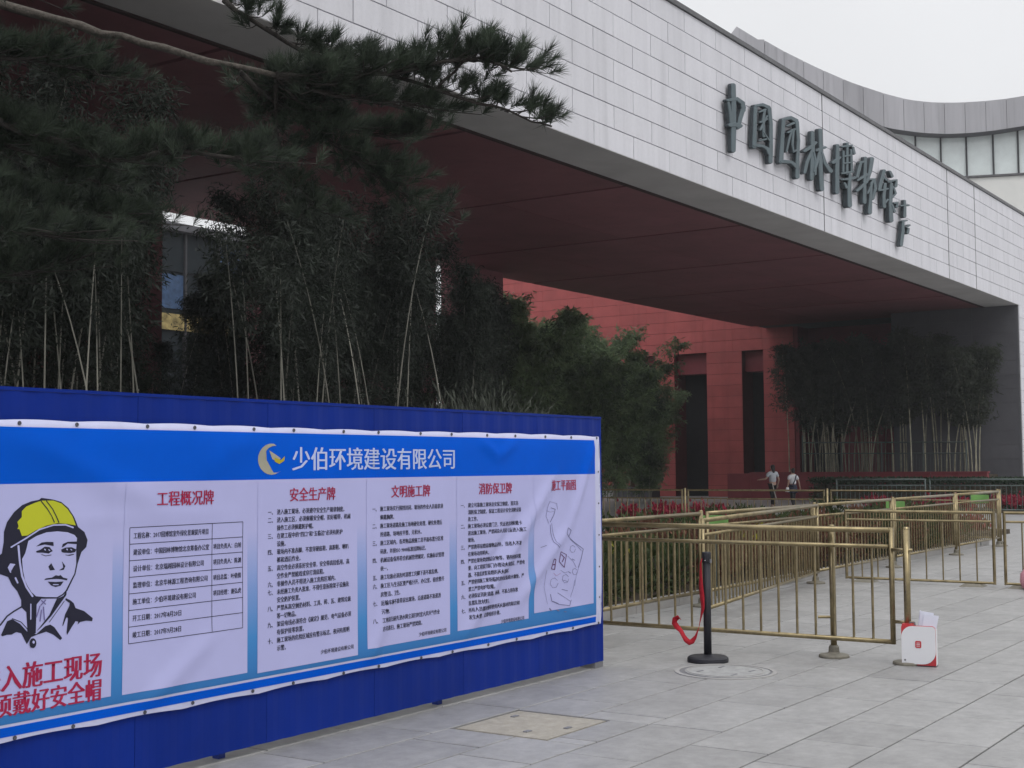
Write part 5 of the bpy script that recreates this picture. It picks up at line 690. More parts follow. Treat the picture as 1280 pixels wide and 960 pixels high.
railing('low-footed railing panel cut off by the right edge of the picture', (18.1, 4.55), (18.1, 2.60), zb=0.05, zm=0.84, zt=0.955, pitch=0.205, low_base=(0.20, 1.70), thin=0.95)
for i, (ya, yb) in enumerate(((6.95, 10.2), (10.35, 13.45), (13.6, 16.8))):
    railing(['crosswise railing panel at the far corner of the planting bed', 'crosswise far railing panel in front of the two walking women', 'crosswise far railing panel nearest the hoarding top corner'][i], (26.9, ya), (26.9, yb), zt=1.05, zm=0.87, pitch=0.15, post_at=((-0.07, 0.0),), bars=True, thin=0.9)
for i, (ya, yb) in enumerate(((7.0, 9.95), (10.1, 13.05), (13.2, 16.1))):
    railing(['most distant railing panel, right of the hedge front', 'most distant railing panel in front of the dark hedge', 'most distant railing panel below the red planter wall'][i], (43.0, ya), (43.0, yb), zt=1.09, zm=0.9, pitch=0.15, bars=False, thin=1.0, mname='railing')
# pink bag by the right railing
t = thing('pink_bag', 'small pink bag at the foot of the right-hand railing', 'bag', (17.95, 4.20, 0))
b = MB().lathe([(0.03, 0.0), (0.11, 0.02), (0.14, 0.10), (0.13, 0.20), (0.07, 0.28), (0.03, 0.31)], n=14); b.build('bag_body', M['pink'], t, smooth=True)
MB().tube([(0.0, -0.04, 0.30), (0.0, -0.03, 0.36), (0.0, 0.03, 0.36), (0.0, 0.04, 0.30)], 0.008, 6).build('handle', M['pink'], t)
# ================================================================== STANCHION
t = thing('queue_stanchion', 'black queue stanchion on a round base with a loose red belt', 'stanchion', (10.167, 4.927, 0))
MB().lathe([(0.165, 0.0), (0.168, 0.012), (0.165, 0.034), (0.150, 0.046), (0.06, 0.054), (0.036, 0.06)], n=40).build('base', M['blackm'], t, smooth=False)
MB().lathe([(0.032, 0.05), (0.032, 0.80)], n=20).build('tube', M['blackm'], t, smooth=True)
MB().lathe([(0.034, 0.80), (0.037, 0.805), (0.037, 0.878), (0.033, 0.888)], n=20).build('head', M['blackm'], t, smooth=True)
MB().box(-0.012, 0.012, -0.042, -0.034, 0.80, 0.83).build('belt_slot', M['greyp'], t)
MB().lathe([(0.006, 0), (0.004, 0.003)], n=8).build('rivet', M['white'], t).location = (-0.038, -0.006, 0.82)
rib = [(0.015,.835),(0.03,.80),(.030,.63),(.020,.52),(.016,.436),(.04,.34),(.055,.274),(.085,.20),(.112,.165),(.14,.151),(.17,.17),(.19,.199),(.215,.24),(.25,.27),(.275,.300),(.27,.33),(.235,.352),(.215,.33)]
b = MB(); vs = []; n = len(rib)
for i, (dy, z) in enumerate(rib):
    p0 = rib[max(i-1, 0)]; p1 = rib[min(i+1, n-1)]; tx_, tz_ = p1[0]-p0[0], p1[1]-p0[1]; l_ = math.hypot(tx_, tz_)
    tw = 0.35 + 0.9*math.sin(i*0.55)**2; wd = 0.024
    ny, nz = -tz_/l_*math.sin(tw)*wd, tx_/l_*math.sin(tw)*wd; nx = math.cos(tw)*wd
    for s in (-1, 1): vs.append((-0.05+s*nx*0.8, dy+0.0+s*ny, z+s*nz))
fs = [(2*i, 2*i+1, 2*i+3, 2*i+2) for i in range(n-1)]
ob = b.add(vs, fs).build('belt', M['belt'], t, smooth=True); md = ob.modifiers.new('thickness', 'SOLIDIFY'); md.thickness = 0.003
# ================================================================== WHITE BOX WITH PAPERS
ang = math.atan2(-0.239, 0.045)
t = thing('document_box', 'small white box with red corners holding papers, on the ground by the railing post', 'box', (10.758, 3.522, 0), ang)
Wd, Ht, Dp = 0.262, 0.318, 0.11
b = MB(); b.box(0.0, Wd, 0.004, Dp, 0.006, Ht-0.03); b.build('shell', M['white'], t)
b = MB(); b.box(0.004, 0.09, 0.006, Dp-0.006, Ht-0.03, Ht+0.008); b.build('red_corner', M['redp'], t)
def rpoly(x0, x1, z0, z1, radii, n=8):
    pts = []
    for (cx, cz, a0_, r_) in ((x0, z0, 180, radii[0]), (x1, z0, 270, radii[1]), (x1, z1, 0, radii[2]), (x0, z1, 90, radii[3])):
        ox = cx + (r_ if cx == x0 else -r_); oz = cz + (r_ if cz == z0 else -r_)
        pts += [(ox + r_*math.cos(R(a0_ + 90*k/n)), oz + r_*math.sin(R(a0_ + 90*k/n))) for k in range(n+1)]
    return pts
def plate(name, m, poly, y0, y1): return link(name, fixn(MB().prism(poly, lambda x, z: (x, y0, z), lambda x, z: (x, y1, z)).mesh(name, m)), t)
plate('red_front', M['redp'], rpoly(0, Wd, 0.008, Ht, (.004, .004, .03, .012)), -0.003, 0.004)
plate('white_front', M['white'], rpoly(0.001, Wd-0.001, 0.018, Ht-0.004, (.012, .10, .03, .085)), -0.009, -0.0032)
plate('logo_plate', M['redp'], rpoly(0.106, 0.152, 0.145, 0.200, (.01, .01, .01, .01), 4), -0.0115, -0.0092)
for zz in (0.158, 0.170, 0.182): plate('logo_line', M['white'], [(0.116, zz), (0.142, zz), (0.142, zz+0.004), (0.116, zz+0.004)], -0.0128, -0.0117)
plate('button', M['greyp'], [(0.026+0.008*math.cos(k*0.7854), 0.048+0.008*math.sin(k*0.7854)) for k in range(8)], -0.0115, -0.0092)
b = MB(); b.box(-0.004, Wd+0.002, -0.01, Dp+0.004, 0.0, 0.006); b.build('base_edge', M['blackm'], t)
for k, (x0, x1, zt_, lean, yy) in enumerate(((0.115, 0.215, 0.425, 0.028, 0.05), (0.135, 0.245, 0.405, 0.038, 0.035), (0.105, 0.13, 0.43, 0.03, 0.065))):
    b = MB(); b.add([(x0, yy, 0.2), (x1, yy, 0.2), (x1+lean, yy+0.03, zt_-0.012), (x0+lean, yy+0.03, zt_), (x0, yy+0.006, 0.2), (x1, yy+0.006, 0.2), (x1+lean, yy+0.036, zt_-0.012), (x0+lean, yy+0.036, zt_)],
        [(0,1,2,3), (5,4,7,6), (0,3,7,4), (1,5,6,2), (3,2,6,7), (0,4,5,1)]); b.build('paper_sheet', M['paper'], t)
MB().tube([(0.06, 0.05, Ht-0.01), (0.062, 0.05, Ht+0.02), (0.10, 0.05, Ht+0.02), (0.102, 0.05, Ht-0.01)], 0.007, 6).build('carry_handle', M['greyp'], t)
# ================================================================== RED PLANTER WALL + RAILING, LEDGES
t = thing('planter_wall', 'low dark red planter wall in front of the right-hand bamboo', 'planter', (57.2, 20, 0))
y = -5.0; k = 0
while y < 5.6:
    MB().bevbox(-0.02, 0.28, y+0.006, y+1.15, 0, 1.19, 0.004).build('wall_panel', M['redwall'], t); y += 1.16
MB().box(-0.05, 0.34, -5.03, 5.48, 1.192, 1.245).build('coping', M['redwall'], t)
MB().box(0.0, 1.6, 5.45, 5.50, 0, 1.19).build('end_wall', M['redwall'], t)
MB().box(0.30, 1.65, -5.0, 5.40, 0.2, 1.12).build('soil', M['hill'], t)
MB().box(1.65, 4.85, -0.5, 5.40, 0.2, 1.118).build('soil', M['hill'], t)
t = thing('guard_railing', 'thin grey green guard railing on top of the red planter wall', 'railing', (57.45, 19.6, 1.245))
MB().tube([(0, -3.7, 1.22), (0, 3.45, 1.30)], 0.030, 6).build('top_rail', M['railing'], t)
MB().tube([(0, -3.7, 0.76), (0, 3.45, 0.82)], 0.026, 6).build('middle_rail', M['railing'], t)
for i in range(5): MB().tube([(0, -3.7+i*1.7875, 0), (0, -3.7+i*1.7875, 1.30 if i < 4 else 1.62)], 0.03, 6).build('post', M['railing'], t)
b = MB()
for i in range(60): b.tube([(0, -3.64+i*0.119, 0.02), (0, -3.64+i*0.119, 0.74)], 0.008, 4, False)
b.build('bars', M['railing'], t, kind='stuff')
t = thing('stone_ledge', 'low pale stepped stone ledge beyond the fence at the foot of the bushes', 'ledge', (59, 33, 0))
MB().bevbox(0, 1.2, 0.4, 3.6, 0, 0.28, 0.02).build('lower_step', M['kerb'], t)
MB().bevbox(0.3, 1.5, 0.55, 3.6, 0.285, 0.55, 0.02).build('upper_step', M['kerb'], t)
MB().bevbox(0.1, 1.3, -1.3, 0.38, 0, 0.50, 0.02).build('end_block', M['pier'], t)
t = thing('handrail', 'curved grey handrail beside the pale ledge', 'handrail', (58.5, 33.5, 0))
MB().tube([(0, -0.35, 0), (0, -0.3, 0.6), (0, -0.1, 1.2), (0, 0.2, 1.55), (0, 1.2, 1.62), (0, 3.0, 1.62)], 0.035, 8).build('rail', M['under'], t, smooth=True)
for yy in (1.2, 2.6): MB().tube([(0, yy, 0), (0, yy, 1.6)], 0.03, 6).build('post', M['under'], t)
# ================================================================== LEAVES
def leaf_quad(vs, fs, p, d, nrm, ln, wd):
    s = d.cross(nrm)
    if s.length < 1e-4: return
    s = s.normalized()*wd*0.5; o = len(vs); m = p + d*ln*0.4
    vs += [p, m+s, p+d*ln, m-s]; fs.append((o, o+1, o+2, o+3))
def rvec(r):
    while True:
        v = Vector((r.uniform(-1, 1), r.uniform(-1, 1), r.uniform(-1, 1)))
        if 0.05 < v.length < 1: return v.normalized()
def bamboo_proto(seed, H, z0, spread, nbr, lpb, leafm, lean=0.5, ln=0.15, culms=1, wd=0.022, culm_r=0.022):
    r = random.Random(seed); vs = []; fs = []; cb = MB()
    for c in range(culms):
        bx, by = (r.gauss(0, 0.25), r.gauss(0, 0.25)) if culms > 1 else (0, 0)
        a = r.uniform(0, 6.283); L = lean*r.uniform(0.3, 1.2); dx, dy = math.cos(a)*L, math.sin(a)*L; Hc = H*r.uniform(0.85, 1.0)
        def pos(t): return Vector((bx+dx*t*t, by+dy*t*t, Hc*t*(1-0.06*t*t)))
        ns = 14
        cb.tube([pos(i/ns) for i in range(ns+1)], [culm_r*(1-0.75*i/ns) for i in range(ns+1)], 5)
        for i in range(1, 9): cb.tube([pos(i/18)-Vector((0, 0, 0.008)), pos(i/18)+Vector((0, 0, 0.008))], culm_r*1.25, 5)
        for i in range(nbr):
            t = (z0/Hc) + (1-z0/Hc)*r.random()**0.7; t = min(t, 0.995); p = pos(t); a = r.uniform(0, 6.283)
            rel = (t*Hc-z0)/(Hc-z0); bl = spread*(0.62+0.5*math.sin(math.pi*min(1, rel*0.9+0.12)))*r.uniform(0.5, 1.1)
            tip = p + Vector((math.cos(a)*bl, math.sin(a)*bl, bl*r.uniform(0.1, 0.8))); mid = (p+tip)/2 + Vector((0, 0, 0.12*bl))
            for q in range(lpb):
                u = r.random()**0.7; pp = p.lerp(mid, u*2) if u < 0.5 else mid.lerp(tip, u*2-1)
                pp = pp + Vector((r.gauss(0, 0.07), r.gauss(0, 0.07), r.gauss(0, 0.06)))
                d = (Vector((math.cos(a), math.sin(a), 0))*0.4 + rvec(r)*0.9 + Vector((0, 0, -0.55))).normalized()
                leaf_quad(vs, fs, pp, d, rvec(r), ln*r.uniform(0.6, 1.2), wd*r.uniform(0.8, 1.3))
    return cb.mesh('culm', M['culm2' if culms == 2 else 'culm']), MB().add(vs, fs).mesh('foliage', leafm)
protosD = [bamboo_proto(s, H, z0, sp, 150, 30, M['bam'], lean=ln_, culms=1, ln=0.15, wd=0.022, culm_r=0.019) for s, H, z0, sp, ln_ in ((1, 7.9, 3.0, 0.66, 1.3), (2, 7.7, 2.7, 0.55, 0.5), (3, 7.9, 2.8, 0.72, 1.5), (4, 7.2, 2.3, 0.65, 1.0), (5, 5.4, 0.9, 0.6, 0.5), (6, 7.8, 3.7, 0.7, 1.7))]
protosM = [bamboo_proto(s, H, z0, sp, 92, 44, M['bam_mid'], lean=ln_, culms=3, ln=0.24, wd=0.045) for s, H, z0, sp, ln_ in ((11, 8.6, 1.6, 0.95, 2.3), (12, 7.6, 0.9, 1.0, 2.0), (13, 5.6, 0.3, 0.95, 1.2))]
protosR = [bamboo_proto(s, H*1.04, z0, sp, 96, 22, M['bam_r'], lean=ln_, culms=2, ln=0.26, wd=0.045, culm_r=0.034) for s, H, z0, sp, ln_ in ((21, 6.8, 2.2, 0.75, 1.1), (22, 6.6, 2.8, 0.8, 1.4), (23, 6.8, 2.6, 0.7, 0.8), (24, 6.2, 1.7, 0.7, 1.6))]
def plant(name, protos, k, loc, rz, s, label, cat, group, part=('culm', 'foliage')):
    t = thing(name, label, cat, loc, rz, group); t.scale = (s, s, s)
    link(part[0], protos[k][0], t); link(part[1], protos[k][1], t); return t
def at_bearing(px, v):      # the spot on the line y = v that lies at this compass bearing from the origin
    d = _f + _r*((px-640)/1700); return (v*d.x/d.y, v)
rb = random.Random(42)
GAPS = ((176, 318), (526, 556))
n = 0
cand = []
for v, step in ((14.9, 27), (16.0, 25), (17.3, 24), (19.0, 25), (22.0, 32)):
    px = -70 + rb.uniform(0, 20)
    while px < 592: cand.append((px, v)); px += step*rb.uniform(0.75, 1.3)
for px, v in cand:
    if any(a-26 < px < c+26 for a, c in GAPS):
        if not (176 < px < 318 and v > 20 and rb.random() < 0.0): continue
    u, vv = at_bearing(px, v + rb.uniform(-0.6, 0.6))
    k = rb.choice((0, 1, 2, 3, 0, 1, 2, 3, 5, 5)); s = rb.uniform(0.88, 1.0) if px < 470 else rb.uniform(0.84, 0.94)
    if px > 500 or px < 200 and px > 120 or 318 < px < 360: k = 1
    plant('bamboo', protosD, k, (u, vv, 0), rb.uniform(0, 6.28), s, 'dark leafy bamboo in the dense grove behind the blue hoarding', 'bamboo', 'bamboos of the dark grove behind the hoarding')
for px, v, k in ((578, 16.2, 1), (586, 18.2, 1), (598, 17.0, 1), (604, 19.5, 1), (592, 20.5, 1), (574, 21, 1), (508, 18.2, 1), (504, 20.3, 1), (490, 16.6, 1), (612, 21.5, 4)):
    u, vv = at_bearing(px, v); plant('bamboo', protosD, k, (u, vv, 0), rb.uniform(0, 6.28), 0.90 if k == 1 else 1.2, 'dark leafy bamboo in the dense grove behind the blue hoarding', 'bamboo', 'bamboos of the dark grove behind the hoarding')
bareP = [bamboo_proto(s, H, z0, .5, 26, 22, M['bam'], lean=ln_, culms=1, ln=0.16, wd=0.026, culm_r=0.019) for s, H, z0, ln_ in ((61, 6.2, 4.3, 1.2), (62, 5.6, 3.9, 0.6), (63, 6.4, 4.6, 2.4), (64, 5.2, 3.4, 0.35))]
for i in range(34):
    px = -20 + i*17.6 + rb.uniform(-7, 7)
    if 196 < px < 292 or 524 < px < 558: continue
    u, vv = at_bearing(px, rb.uniform(12.8, 14.6)); plant('bamboo', bareP, rb.randrange(4), (u, vv, 0), rb.uniform(0, 6.28), rb.uniform(0.85, 1.05), 'pale thin bamboo culm with few leaves at the front of the dark grove', 'bamboo', 'thin pale bamboo culms at the front of the grove')
gapP = [bamboo_proto(s, H, 1.0, .62, 74, 24, M['bam'], lean=0.8, culms=1, ln=0.15, wd=0.022, culm_r=0.017) for s, H in ((71, 6.3), (72, 5.7), (73, 6.0))]
for i, px in enumerate((206, 232, 262, 286, 300)):
    u, vv = at_bearing(px, 19.5+rb.uniform(-1.5, 1.5)); plant('bamboo', gapP, i % 3, (u, vv, 0), rb.uniform(0, 6.28), (rb.uniform(0.70, 0.80) if px < 270 else rb.uniform(0.9, 1.05)), 'sparse bamboo in the grove gap with bright glints showing through its leaves', 'bamboo', 'sparse bamboos in the grove gap')
# low growth filling the gap below the openings
for px, v, s in ((176, 17.5, .78), (190, 17.5, .62), (205, 19.5, .60), (228, 18.2, .55), (250, 20.5, .62), (272, 18.8, .58), (296, 19.8, .64), (312, 18, .82), (334, 19, .9), (164, 19, .9), (540, 19.0, .50), (530, 22, .6), (552, 21, .5), (514, 19, .9), (570, 19, .95), (508, 21, 1.0)):
    u, vv = at_bearing(px, v); plant('bamboo', protosD, 4, (u, vv, 0), rb.uniform(0, 6.28), s, 'short young bamboo at the foot of the gap in the dark grove', 'bamboo', 'short young bamboos in the grove gap')
for px, v, k in ((222, 25, 1), (262, 24.5, 1), (286, 24, 1), (306, 23, 1), (318, 21.5, 3)):
    u, vv = at_bearing(px, v); plant('bamboo', [(a, MB().add([], []).mesh('foliage', M['bam'])) for a, _ in protosD] if False else protosD, k, (u, vv, 0), rb.uniform(0, 6.28), 0.74 if px < 240 else 0.93 if px < 270 else 1.0, 'thin dark bamboo crossing the bright opening of the courtyard', 'bamboo', 'thin bamboos crossing the bright opening')
for px, v, s in ((543, 25.5, .62),):
    u, vv = at_bearing(px, v); plant('bamboo', protosD, 1, (u, vv, 0), 2.0, s, 'lone dark bamboo standing in the narrow bright slit of the grove', 'bamboo', None)
# green lighter clump in the middle
for px, v, k, s in ((634, 27.5, 0, 1.04), (652, 29.5, 0, .98), (680, 28.3, 0, .97), (704, 30.5, 0, 1.0), (728, 28.6, 1, 1.10), (748, 30.8, 0, .98), (768, 29.4, 1, 1.05), (786, 31.2, 1, .95), (800, 29.2, 2, 1.08), (814, 31.5, 2, 1.0), (640, 25.5, 1, .95), (668, 25.2, 2, 1.1), (700, 26.2, 2, 1.1), (735, 26.0, 2, 1.05), (770, 26.8, 2, 1.05), (805, 27.4, 2, .95), (615, 24.0, 1, .95), (600, 22.6, 2, 1.0), (690, 32, 0, 1.02), (762, 33, 0, 1.02)):
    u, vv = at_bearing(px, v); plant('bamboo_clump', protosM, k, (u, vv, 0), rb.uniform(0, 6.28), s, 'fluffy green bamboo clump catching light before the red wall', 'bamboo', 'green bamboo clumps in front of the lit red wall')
# right planter bamboo
for i in range(40):
    vv = 16.3 + (i % 20)*0.43 + rb.uniform(-0.18, 0.18); back = i >= 20
    if back and vv < 19.8: continue
    if vv > (24.6 if back else 22.9): continue
    plant('planter_bamboo', protosR, rb.randrange(4), ((60.1 if back else 57.95)+rb.uniform(-0.2, 0.35), vv, 1.1), rb.uniform(0, 6.28), rb.uniform(0.90, 1.02)*(1 if vv > 17 else 0.9), 'slender dark bamboo rising from the red planter at right', 'bamboo', 'bamboos growing in the red planter')
for vv in (15.35, 15.7, 16.0, 16.25):
    plant('planter_bamboo', protosR, rb.randrange(2), (57.95, vv, 1.1), rb.uniform(0, 6.28), rb.uniform(0.84, 0.92), 'slender dark bamboo rising from the red planter at right', 'bamboo', 'bamboos growing in the red planter')
# feathery pale shrub behind the hoarding
def bush_proto(seed, rad, h, n, m, ln, wd, up=0.3, stems=6):
    r = random.Random(seed); vs = []; fs = []; cb = MB()
    cl = [(rvec(r), r.uniform(0.45, 1.0)) for _ in range(16)]
    for i in range(stems):
        a = r.uniform(0, 6.28); cb.tube([(0, 0, 0), (math.cos(a)*rad*0.3, math.sin(a)*rad*0.3, h*0.4), (math.cos(a)*rad*0.6, math.sin(a)*rad*0.6, h*0.8)], [0.012, 0.009, 0.004], 4)
    for i in range(n):
        c, q = r.choice(cl); p = Vector((c.x*rad*q, c.y*rad*q, h*(0.5+0.42*c.z*q))) + Vector((r.gauss(0, rad*.2), r.gauss(0, rad*.2), r.gauss(0, h*.12)))
        p.z = max(0.03, p.z); d = (Vector((p.x, p.y, (p.z-h*.3)))*0.8 + rvec(r)*rad + Vector((0, 0, up))).normalized()
        leaf_quad(vs, fs, p, d, rvec(r), ln*r.uniform(0.6, 1.3), wd*r.uniform(0.7, 1.3))
    return cb.mesh('stem', M['bark']), MB().add(vs, fs).mesh('foliage', m)
M['feather'] = mat('feathery_leaf', (0.052, 0.060, 0.045), 0.7, var=0.3, scale=4)
fe = [bush_proto(31, 0.8, 1.9, 2600, M['feather'], 0.16, 0.018, up=0.5)]
for px, v, s in ((595, 13.0, 1.38), (580, 13.6, 1.34), (616, 14.0, 1.42)):
    u, vv = at_bearing(px, v); plant('feathery_bush', fe, 0, (u, vv, 0), rb.uniform(0, 6), s, 'pale feathery bush just showing over the hoarding top', 'bush', 'pale feathery bushes behind the hoarding', ('stem', 'foliage'))
# planting bed
t = thing('planting_bed', 'long soil planting bed with a stone kerb behind the receding railing', 'planting bed', (12.0, 7.15, 0))
MB().box(0.1, 15.2, 0.1, 3.7, 0.0, 0.09).build('soil', M['hill'], t)
for i in range(15): MB().bevbox(i*1.02, i*1.02+1.01, 0, 0.095, 0, 0.12, 0.008).build('kerb_stone', M['kerb'], t)
sh = [bush_proto(41, 0.34, 0.72, 700, M['shrub'], 0.10, 0.040), bush_proto(42, 0.34, 0.66, 650, M['rust'], 0.10, 0.035), bush_proto(43, 0.30, 0.60, 500, M['shrub'], 0.13, 0.06)]
yl = bush_proto(44, 0.2, 0.65, 26, M['shrub_y'], 0.11, 0.09)
rs = random.Random(5)
for row, y in enumerate((7.55, 8.15, 8.9, 9.8)):
    x = 12.5
    while x < 27:
        k = (1 if 15.3 < x < 19.8 and row < 2 else rs.choice((0, 0, 2, 1, 0)))
        lab = {0: 'leafy olive green shrub in the planting bed behind the railing', 1: 'rusty brown shrub in the planting bed behind the railing', 2: 'broad-leaved green shrub in the planting bed behind the railing'}[k]
        plant('shrub', sh, k, (x+rs.uniform(-.1, .1), y+rs.uniform(-.12, .12), 0.08), rs.uniform(0, 6), rs.uniform(0.85, 1.1), lab, 'shrub', ['olive shrubs of the planting bed', 'rusty shrubs of the planting bed', 'broad-leaved shrubs of the planting bed'][k], ('stem', 'foliage'))
        x += rs.uniform(0.5, 0.68)
for (x, y) in ((13.4, 7.6), (12.9, 7.7), (16.9, 7.6), (18.2, 7.9)):
    plant('yellow_leaved_shrub', [yl], 0, (x, y, 0.08), 0, 1.05, 'sparse bright yellow leaves among the shrubs of the bed', 'shrub', 'sparse yellow-leaved plants in the bed', ('stem', 'foliage'))
# red flower clumps
fl = [bush_proto(51, 0.32, 0.55, 340, M['flower'], 0.11, 0.06, up=0.9), bush_proto(52, 0.32, 0.40, 260, M['hedge'], 0.12, 0.05)]
def flowers(name, label, x0, x1, y0, y1, nn, zz, cat='flower bed'):
    t = thing(name, label, cat, (0, 0, 0))
    for i in range(nn):
        x, y, s, a = rs.uniform(x0, x1), rs.uniform(y0, y1), rs.uniform(.8, 1.15), rs.uniform(0, 6)
        for me, nm, dz in ((fl[0][1], 'red_flower', zz), (fl[1][1], 'leaves', zz-0.12)):
            o = link(nm, me, t, (x, y, dz), a); o.scale = (s, s, s)
    MB().box(x0-.4, x1+.4, y0-.4, y1+.4, 0.0, 0.10).build('soil', M['hill'], t)
flowers('flower_bed', 'red flowers behind the far railing, left of the first green plate', 30.5, 33.0, 15.4, 17.2, 15, 0.02)
flowers('flower_bed', 'red flowers peeping out right beside the hoarding edge', 26.9, 28.2, 17.2, 17.6, 4, 0.10)
flowers('flower_bed', 'red flowers below and right of the two walking women', 28.6, 31.5, 8.3, 10.6, 16, -0.08)
flowers('flower_bed', 'distant red flowers at the right edge beyond all the railings', 45.0, 47.0, 9.2, 11.8, 18, -0.05)
flowers('flower_bed', 'distant red flowers in front of the dark green hedge', 45.0, 46.5, 12.6, 15.6, 14, -0.12)
# hedge
t = thing('hedge', 'clipped dark green hedge in front of the red planter wall', 'hedge', (55, 16, 0)); r = random.Random(9); vs = []; fs = []
for i in range(16000):
    p = Vector((r.uniform(-0.7, 0.7), r.uniform(-5.5, 5.6), r.uniform(0.02, 0.95) if r.random() < .6 else r.uniform(0.85, 1.0))); leaf_quad(vs, fs, p, rvec(r), rvec(r), 0.12, 0.07)
MB().add(vs, fs).build('foliage', M['hedge'], t); MB().box(-0.5, 0.5, -5.3, 5.4, 0.0, 0.75).build('dark_core', M['hill'], t)
# green plates by the rail posts
for (x, y, w_, lab) in ((14.75, 7.02, .30, 'light green plate above the railing behind the near panel, leftmost of three'), (21.3, 7.02, .30, 'light green plate by the long railing, middle of three'), (26.2, 7.02, .34, 'light green plate near the railing corner, rightmost of three')):
    t = thing('green_plate', lab, 'plate', (x, y, 0), R(-55))
    MB().bevbox(-w_/2, w_/2, -0.006, 0.006, 0.84, 1.0, 0.003).build('plate', M['leafgreen'], t); MB().tube([(0, 0.012, 0.05), (0, 0.012, 0.9)], 0.008, 6).build('stake', M['railing'], t)
# ================================================================== PEOPLE
def skinned(name, verts, edges, radii, m, parent, sub=1):
    me = bpy.data.meshes.new(name); bm = bmesh.new(); lay = bm.verts.layers.skin.verify()
    vv = []
    for i, (p, r_) in enumerate(zip(verts, radii)):
        v = bm.verts.new(p); v[lay].radius = r_ if isinstance(r_, tuple) else (r_, r_); v[lay].use_root = (i == 0); vv.append(v)
    for a, b_ in edges: bm.edges.new((vv[a], vv[b_]))
    bm.to_mesh(me); bm.free()
    o = bpy.data.objects.new(name, me); C.objects.link(o)
    mdf = o.modifiers.new('skin', 'SKIN'); mdf.use_smooth_shade = True
    sd = o.modifiers.new('sub', 'SUBSURF'); sd.levels = sub; sd.render_levels = sub
    dg = bpy.context.evaluated_depsgraph_get(); dg.update(); nm = bpy.data.meshes.new_from_object(o.evaluated_get(dg)); nm.name = name
    nm.materials.clear(); nm.materials.append(m); bpy.data.objects.remove(o, do_unlink=True); bpy.data.meshes.remove(me)
    return link(name, nm, parent)
def chain(n0, k): return [(n0+i, n0+i+1) for i in range(k)]
def person(label, loc, rz, H, top, bottom, longhair, armpose, skirt, stride, extra):
    t = thing('person', label, 'person', loc, rz); s = H/1.60
    t.scale = (s, s, s)
    # faces +y; x is her right
    st = stride
    V = [(0, 0, .90), (0, .0, 1.04), (0, .01, 1.20), (0, .0, 1.31), (0, .0, 1.385), (0, .02, 1.46), (0, .025, 1.535)]
    Rr = [(.13, .10), (.105, .08), (.125, .09), (.10, .07), .042, (.075, .085), (.062, .07)]
    E = chain(0, 6)
    for sx in (1, -1):
        k = len(V); f = st*sx
        V += [(sx*.085, 0.0, .84), (sx*.085, f*.5+.02, .48), (sx*.085, f*1.0-.02, .10), (sx*.085, f*1.0+.10, .035)]; Rr += [.082, .052, .034, (.036, .03)]; E += [(0, k)] + chain(k, 3)
    hands = []
    for sx in (1, -1):
        k = len(V); el, ha = armpose[0 if sx == 1 else 1]
        V += [(sx*.155, 0, 1.29), el, ha]; Rr += [.045, .036, .024]; E += [(3, k)] + chain(k, 2); hands.append((Vector(el), Vector(ha)))
        # palm and fingers
        d = (Vector(ha)-Vector(el)).normalized(); side = d.cross(Vector((0, 1, 0))); side = side.normalized() if side.length > .1 else Vector((1, 0, 0)); up_ = d.cross(side)
        pm = len(V); V.append(tuple(Vector(ha)+d*.06)); Rr.append((.028, .016)); E.append((k+2, pm))
        for q, (o, l_) in enumerate(((-.024, .055), (-.008, .065), (.008, .060), (.024, .046))):
            kk = len(V); b0 = Vector(ha)+d*.085+up_*o; V += [tuple(b0), tuple(b0+d*l_*.6), tuple(b0+d*l_+side*.012)]; Rr += [.008, .0075, .006]; E += [(pm, kk)] + chain(kk, 2)
        kk = len(V); V += [tuple(Vector(ha)+d*.04+up_*.032), tuple(Vector(ha)+d*.075+up_*.048)]; Rr += [.010, .008]; E += [(pm, kk), (kk, kk+1)]
    skinned('body', V, E, Rr, M['skin'], t, 1)
    # face details
    b = MB(); b.add([(-.012, .105, 1.475), (.012, .105, 1.475), (0, .135, 1.48), (0, .108, 1.52)], [(0,1,2), (1,3,2), (3,0,2)]); b.build('nose', M['skin'], t)
    for sx in (-1, 1):
        MB().lathe([(0.012, 0), (0.008, .004)], n=8).build('eye', M['hair'], t).matrix_local = Matrix.Translation((sx*.03, .098, 1.52)) @ Matrix.Rotation(R(-90), 4, 'X')
        MB().lathe([(0.022, -.008), (0.024, 0), (0.014, .008)], n=8).build('ear', M['skin'], t).matrix_local = Matrix.Translation((sx*.074, .01, 1.50)) @ Matrix.Rotation(R(90), 4, 'Y')
    MB().box(-.02, .02, .098, .106, 1.443, 1.449).build('mouth', M['redp'], t)
    # hair
    hl = longhair
    skinned('hair', [(0, .0, 1.585), (0, -.015, 1.535), (0, -.035, 1.47), (0, -.055, 1.40), (0, -.07, 1.40-hl)], chain(0, 4), [(.05, .06), (.088, .092), (.088, .07), (.075, .045), (.045, .03)], M['hair'], t, 2)
    # shirt
    V = [(0, 0, .93), (0, .0, 1.04), (0, .005, 1.20), (0, -.0, 1.30), (0, .0, 1.345)]; Rr = [(.165, .125), (.15, .115), (.155, .115), (.135, .09), (.055, .05)]; E = chain(0, 4)
    for sx, (el, ha) in ((1, armpose[0]), (-1, armpose[1])):
        k = len(V); V += [(sx*.165, 0, 1.285), tuple(Vector((sx*.165, 0, 1.285)).lerp(Vector(el), .7))]; Rr += [.068, .064]; E += [(3, k), (k, k+1)]
    skinned('shirt', V, E, Rr, top, t, 1)
    if skirt:
        b = MB(); b.lathe([(.135, .95), (.16, .90), (.185, .78), (.20, .62), (.19, .62), (.15, .86)], n=18); ob = b.build('skirt', bottom, t, smooth=True); ob.scale = (1, .78, 1)
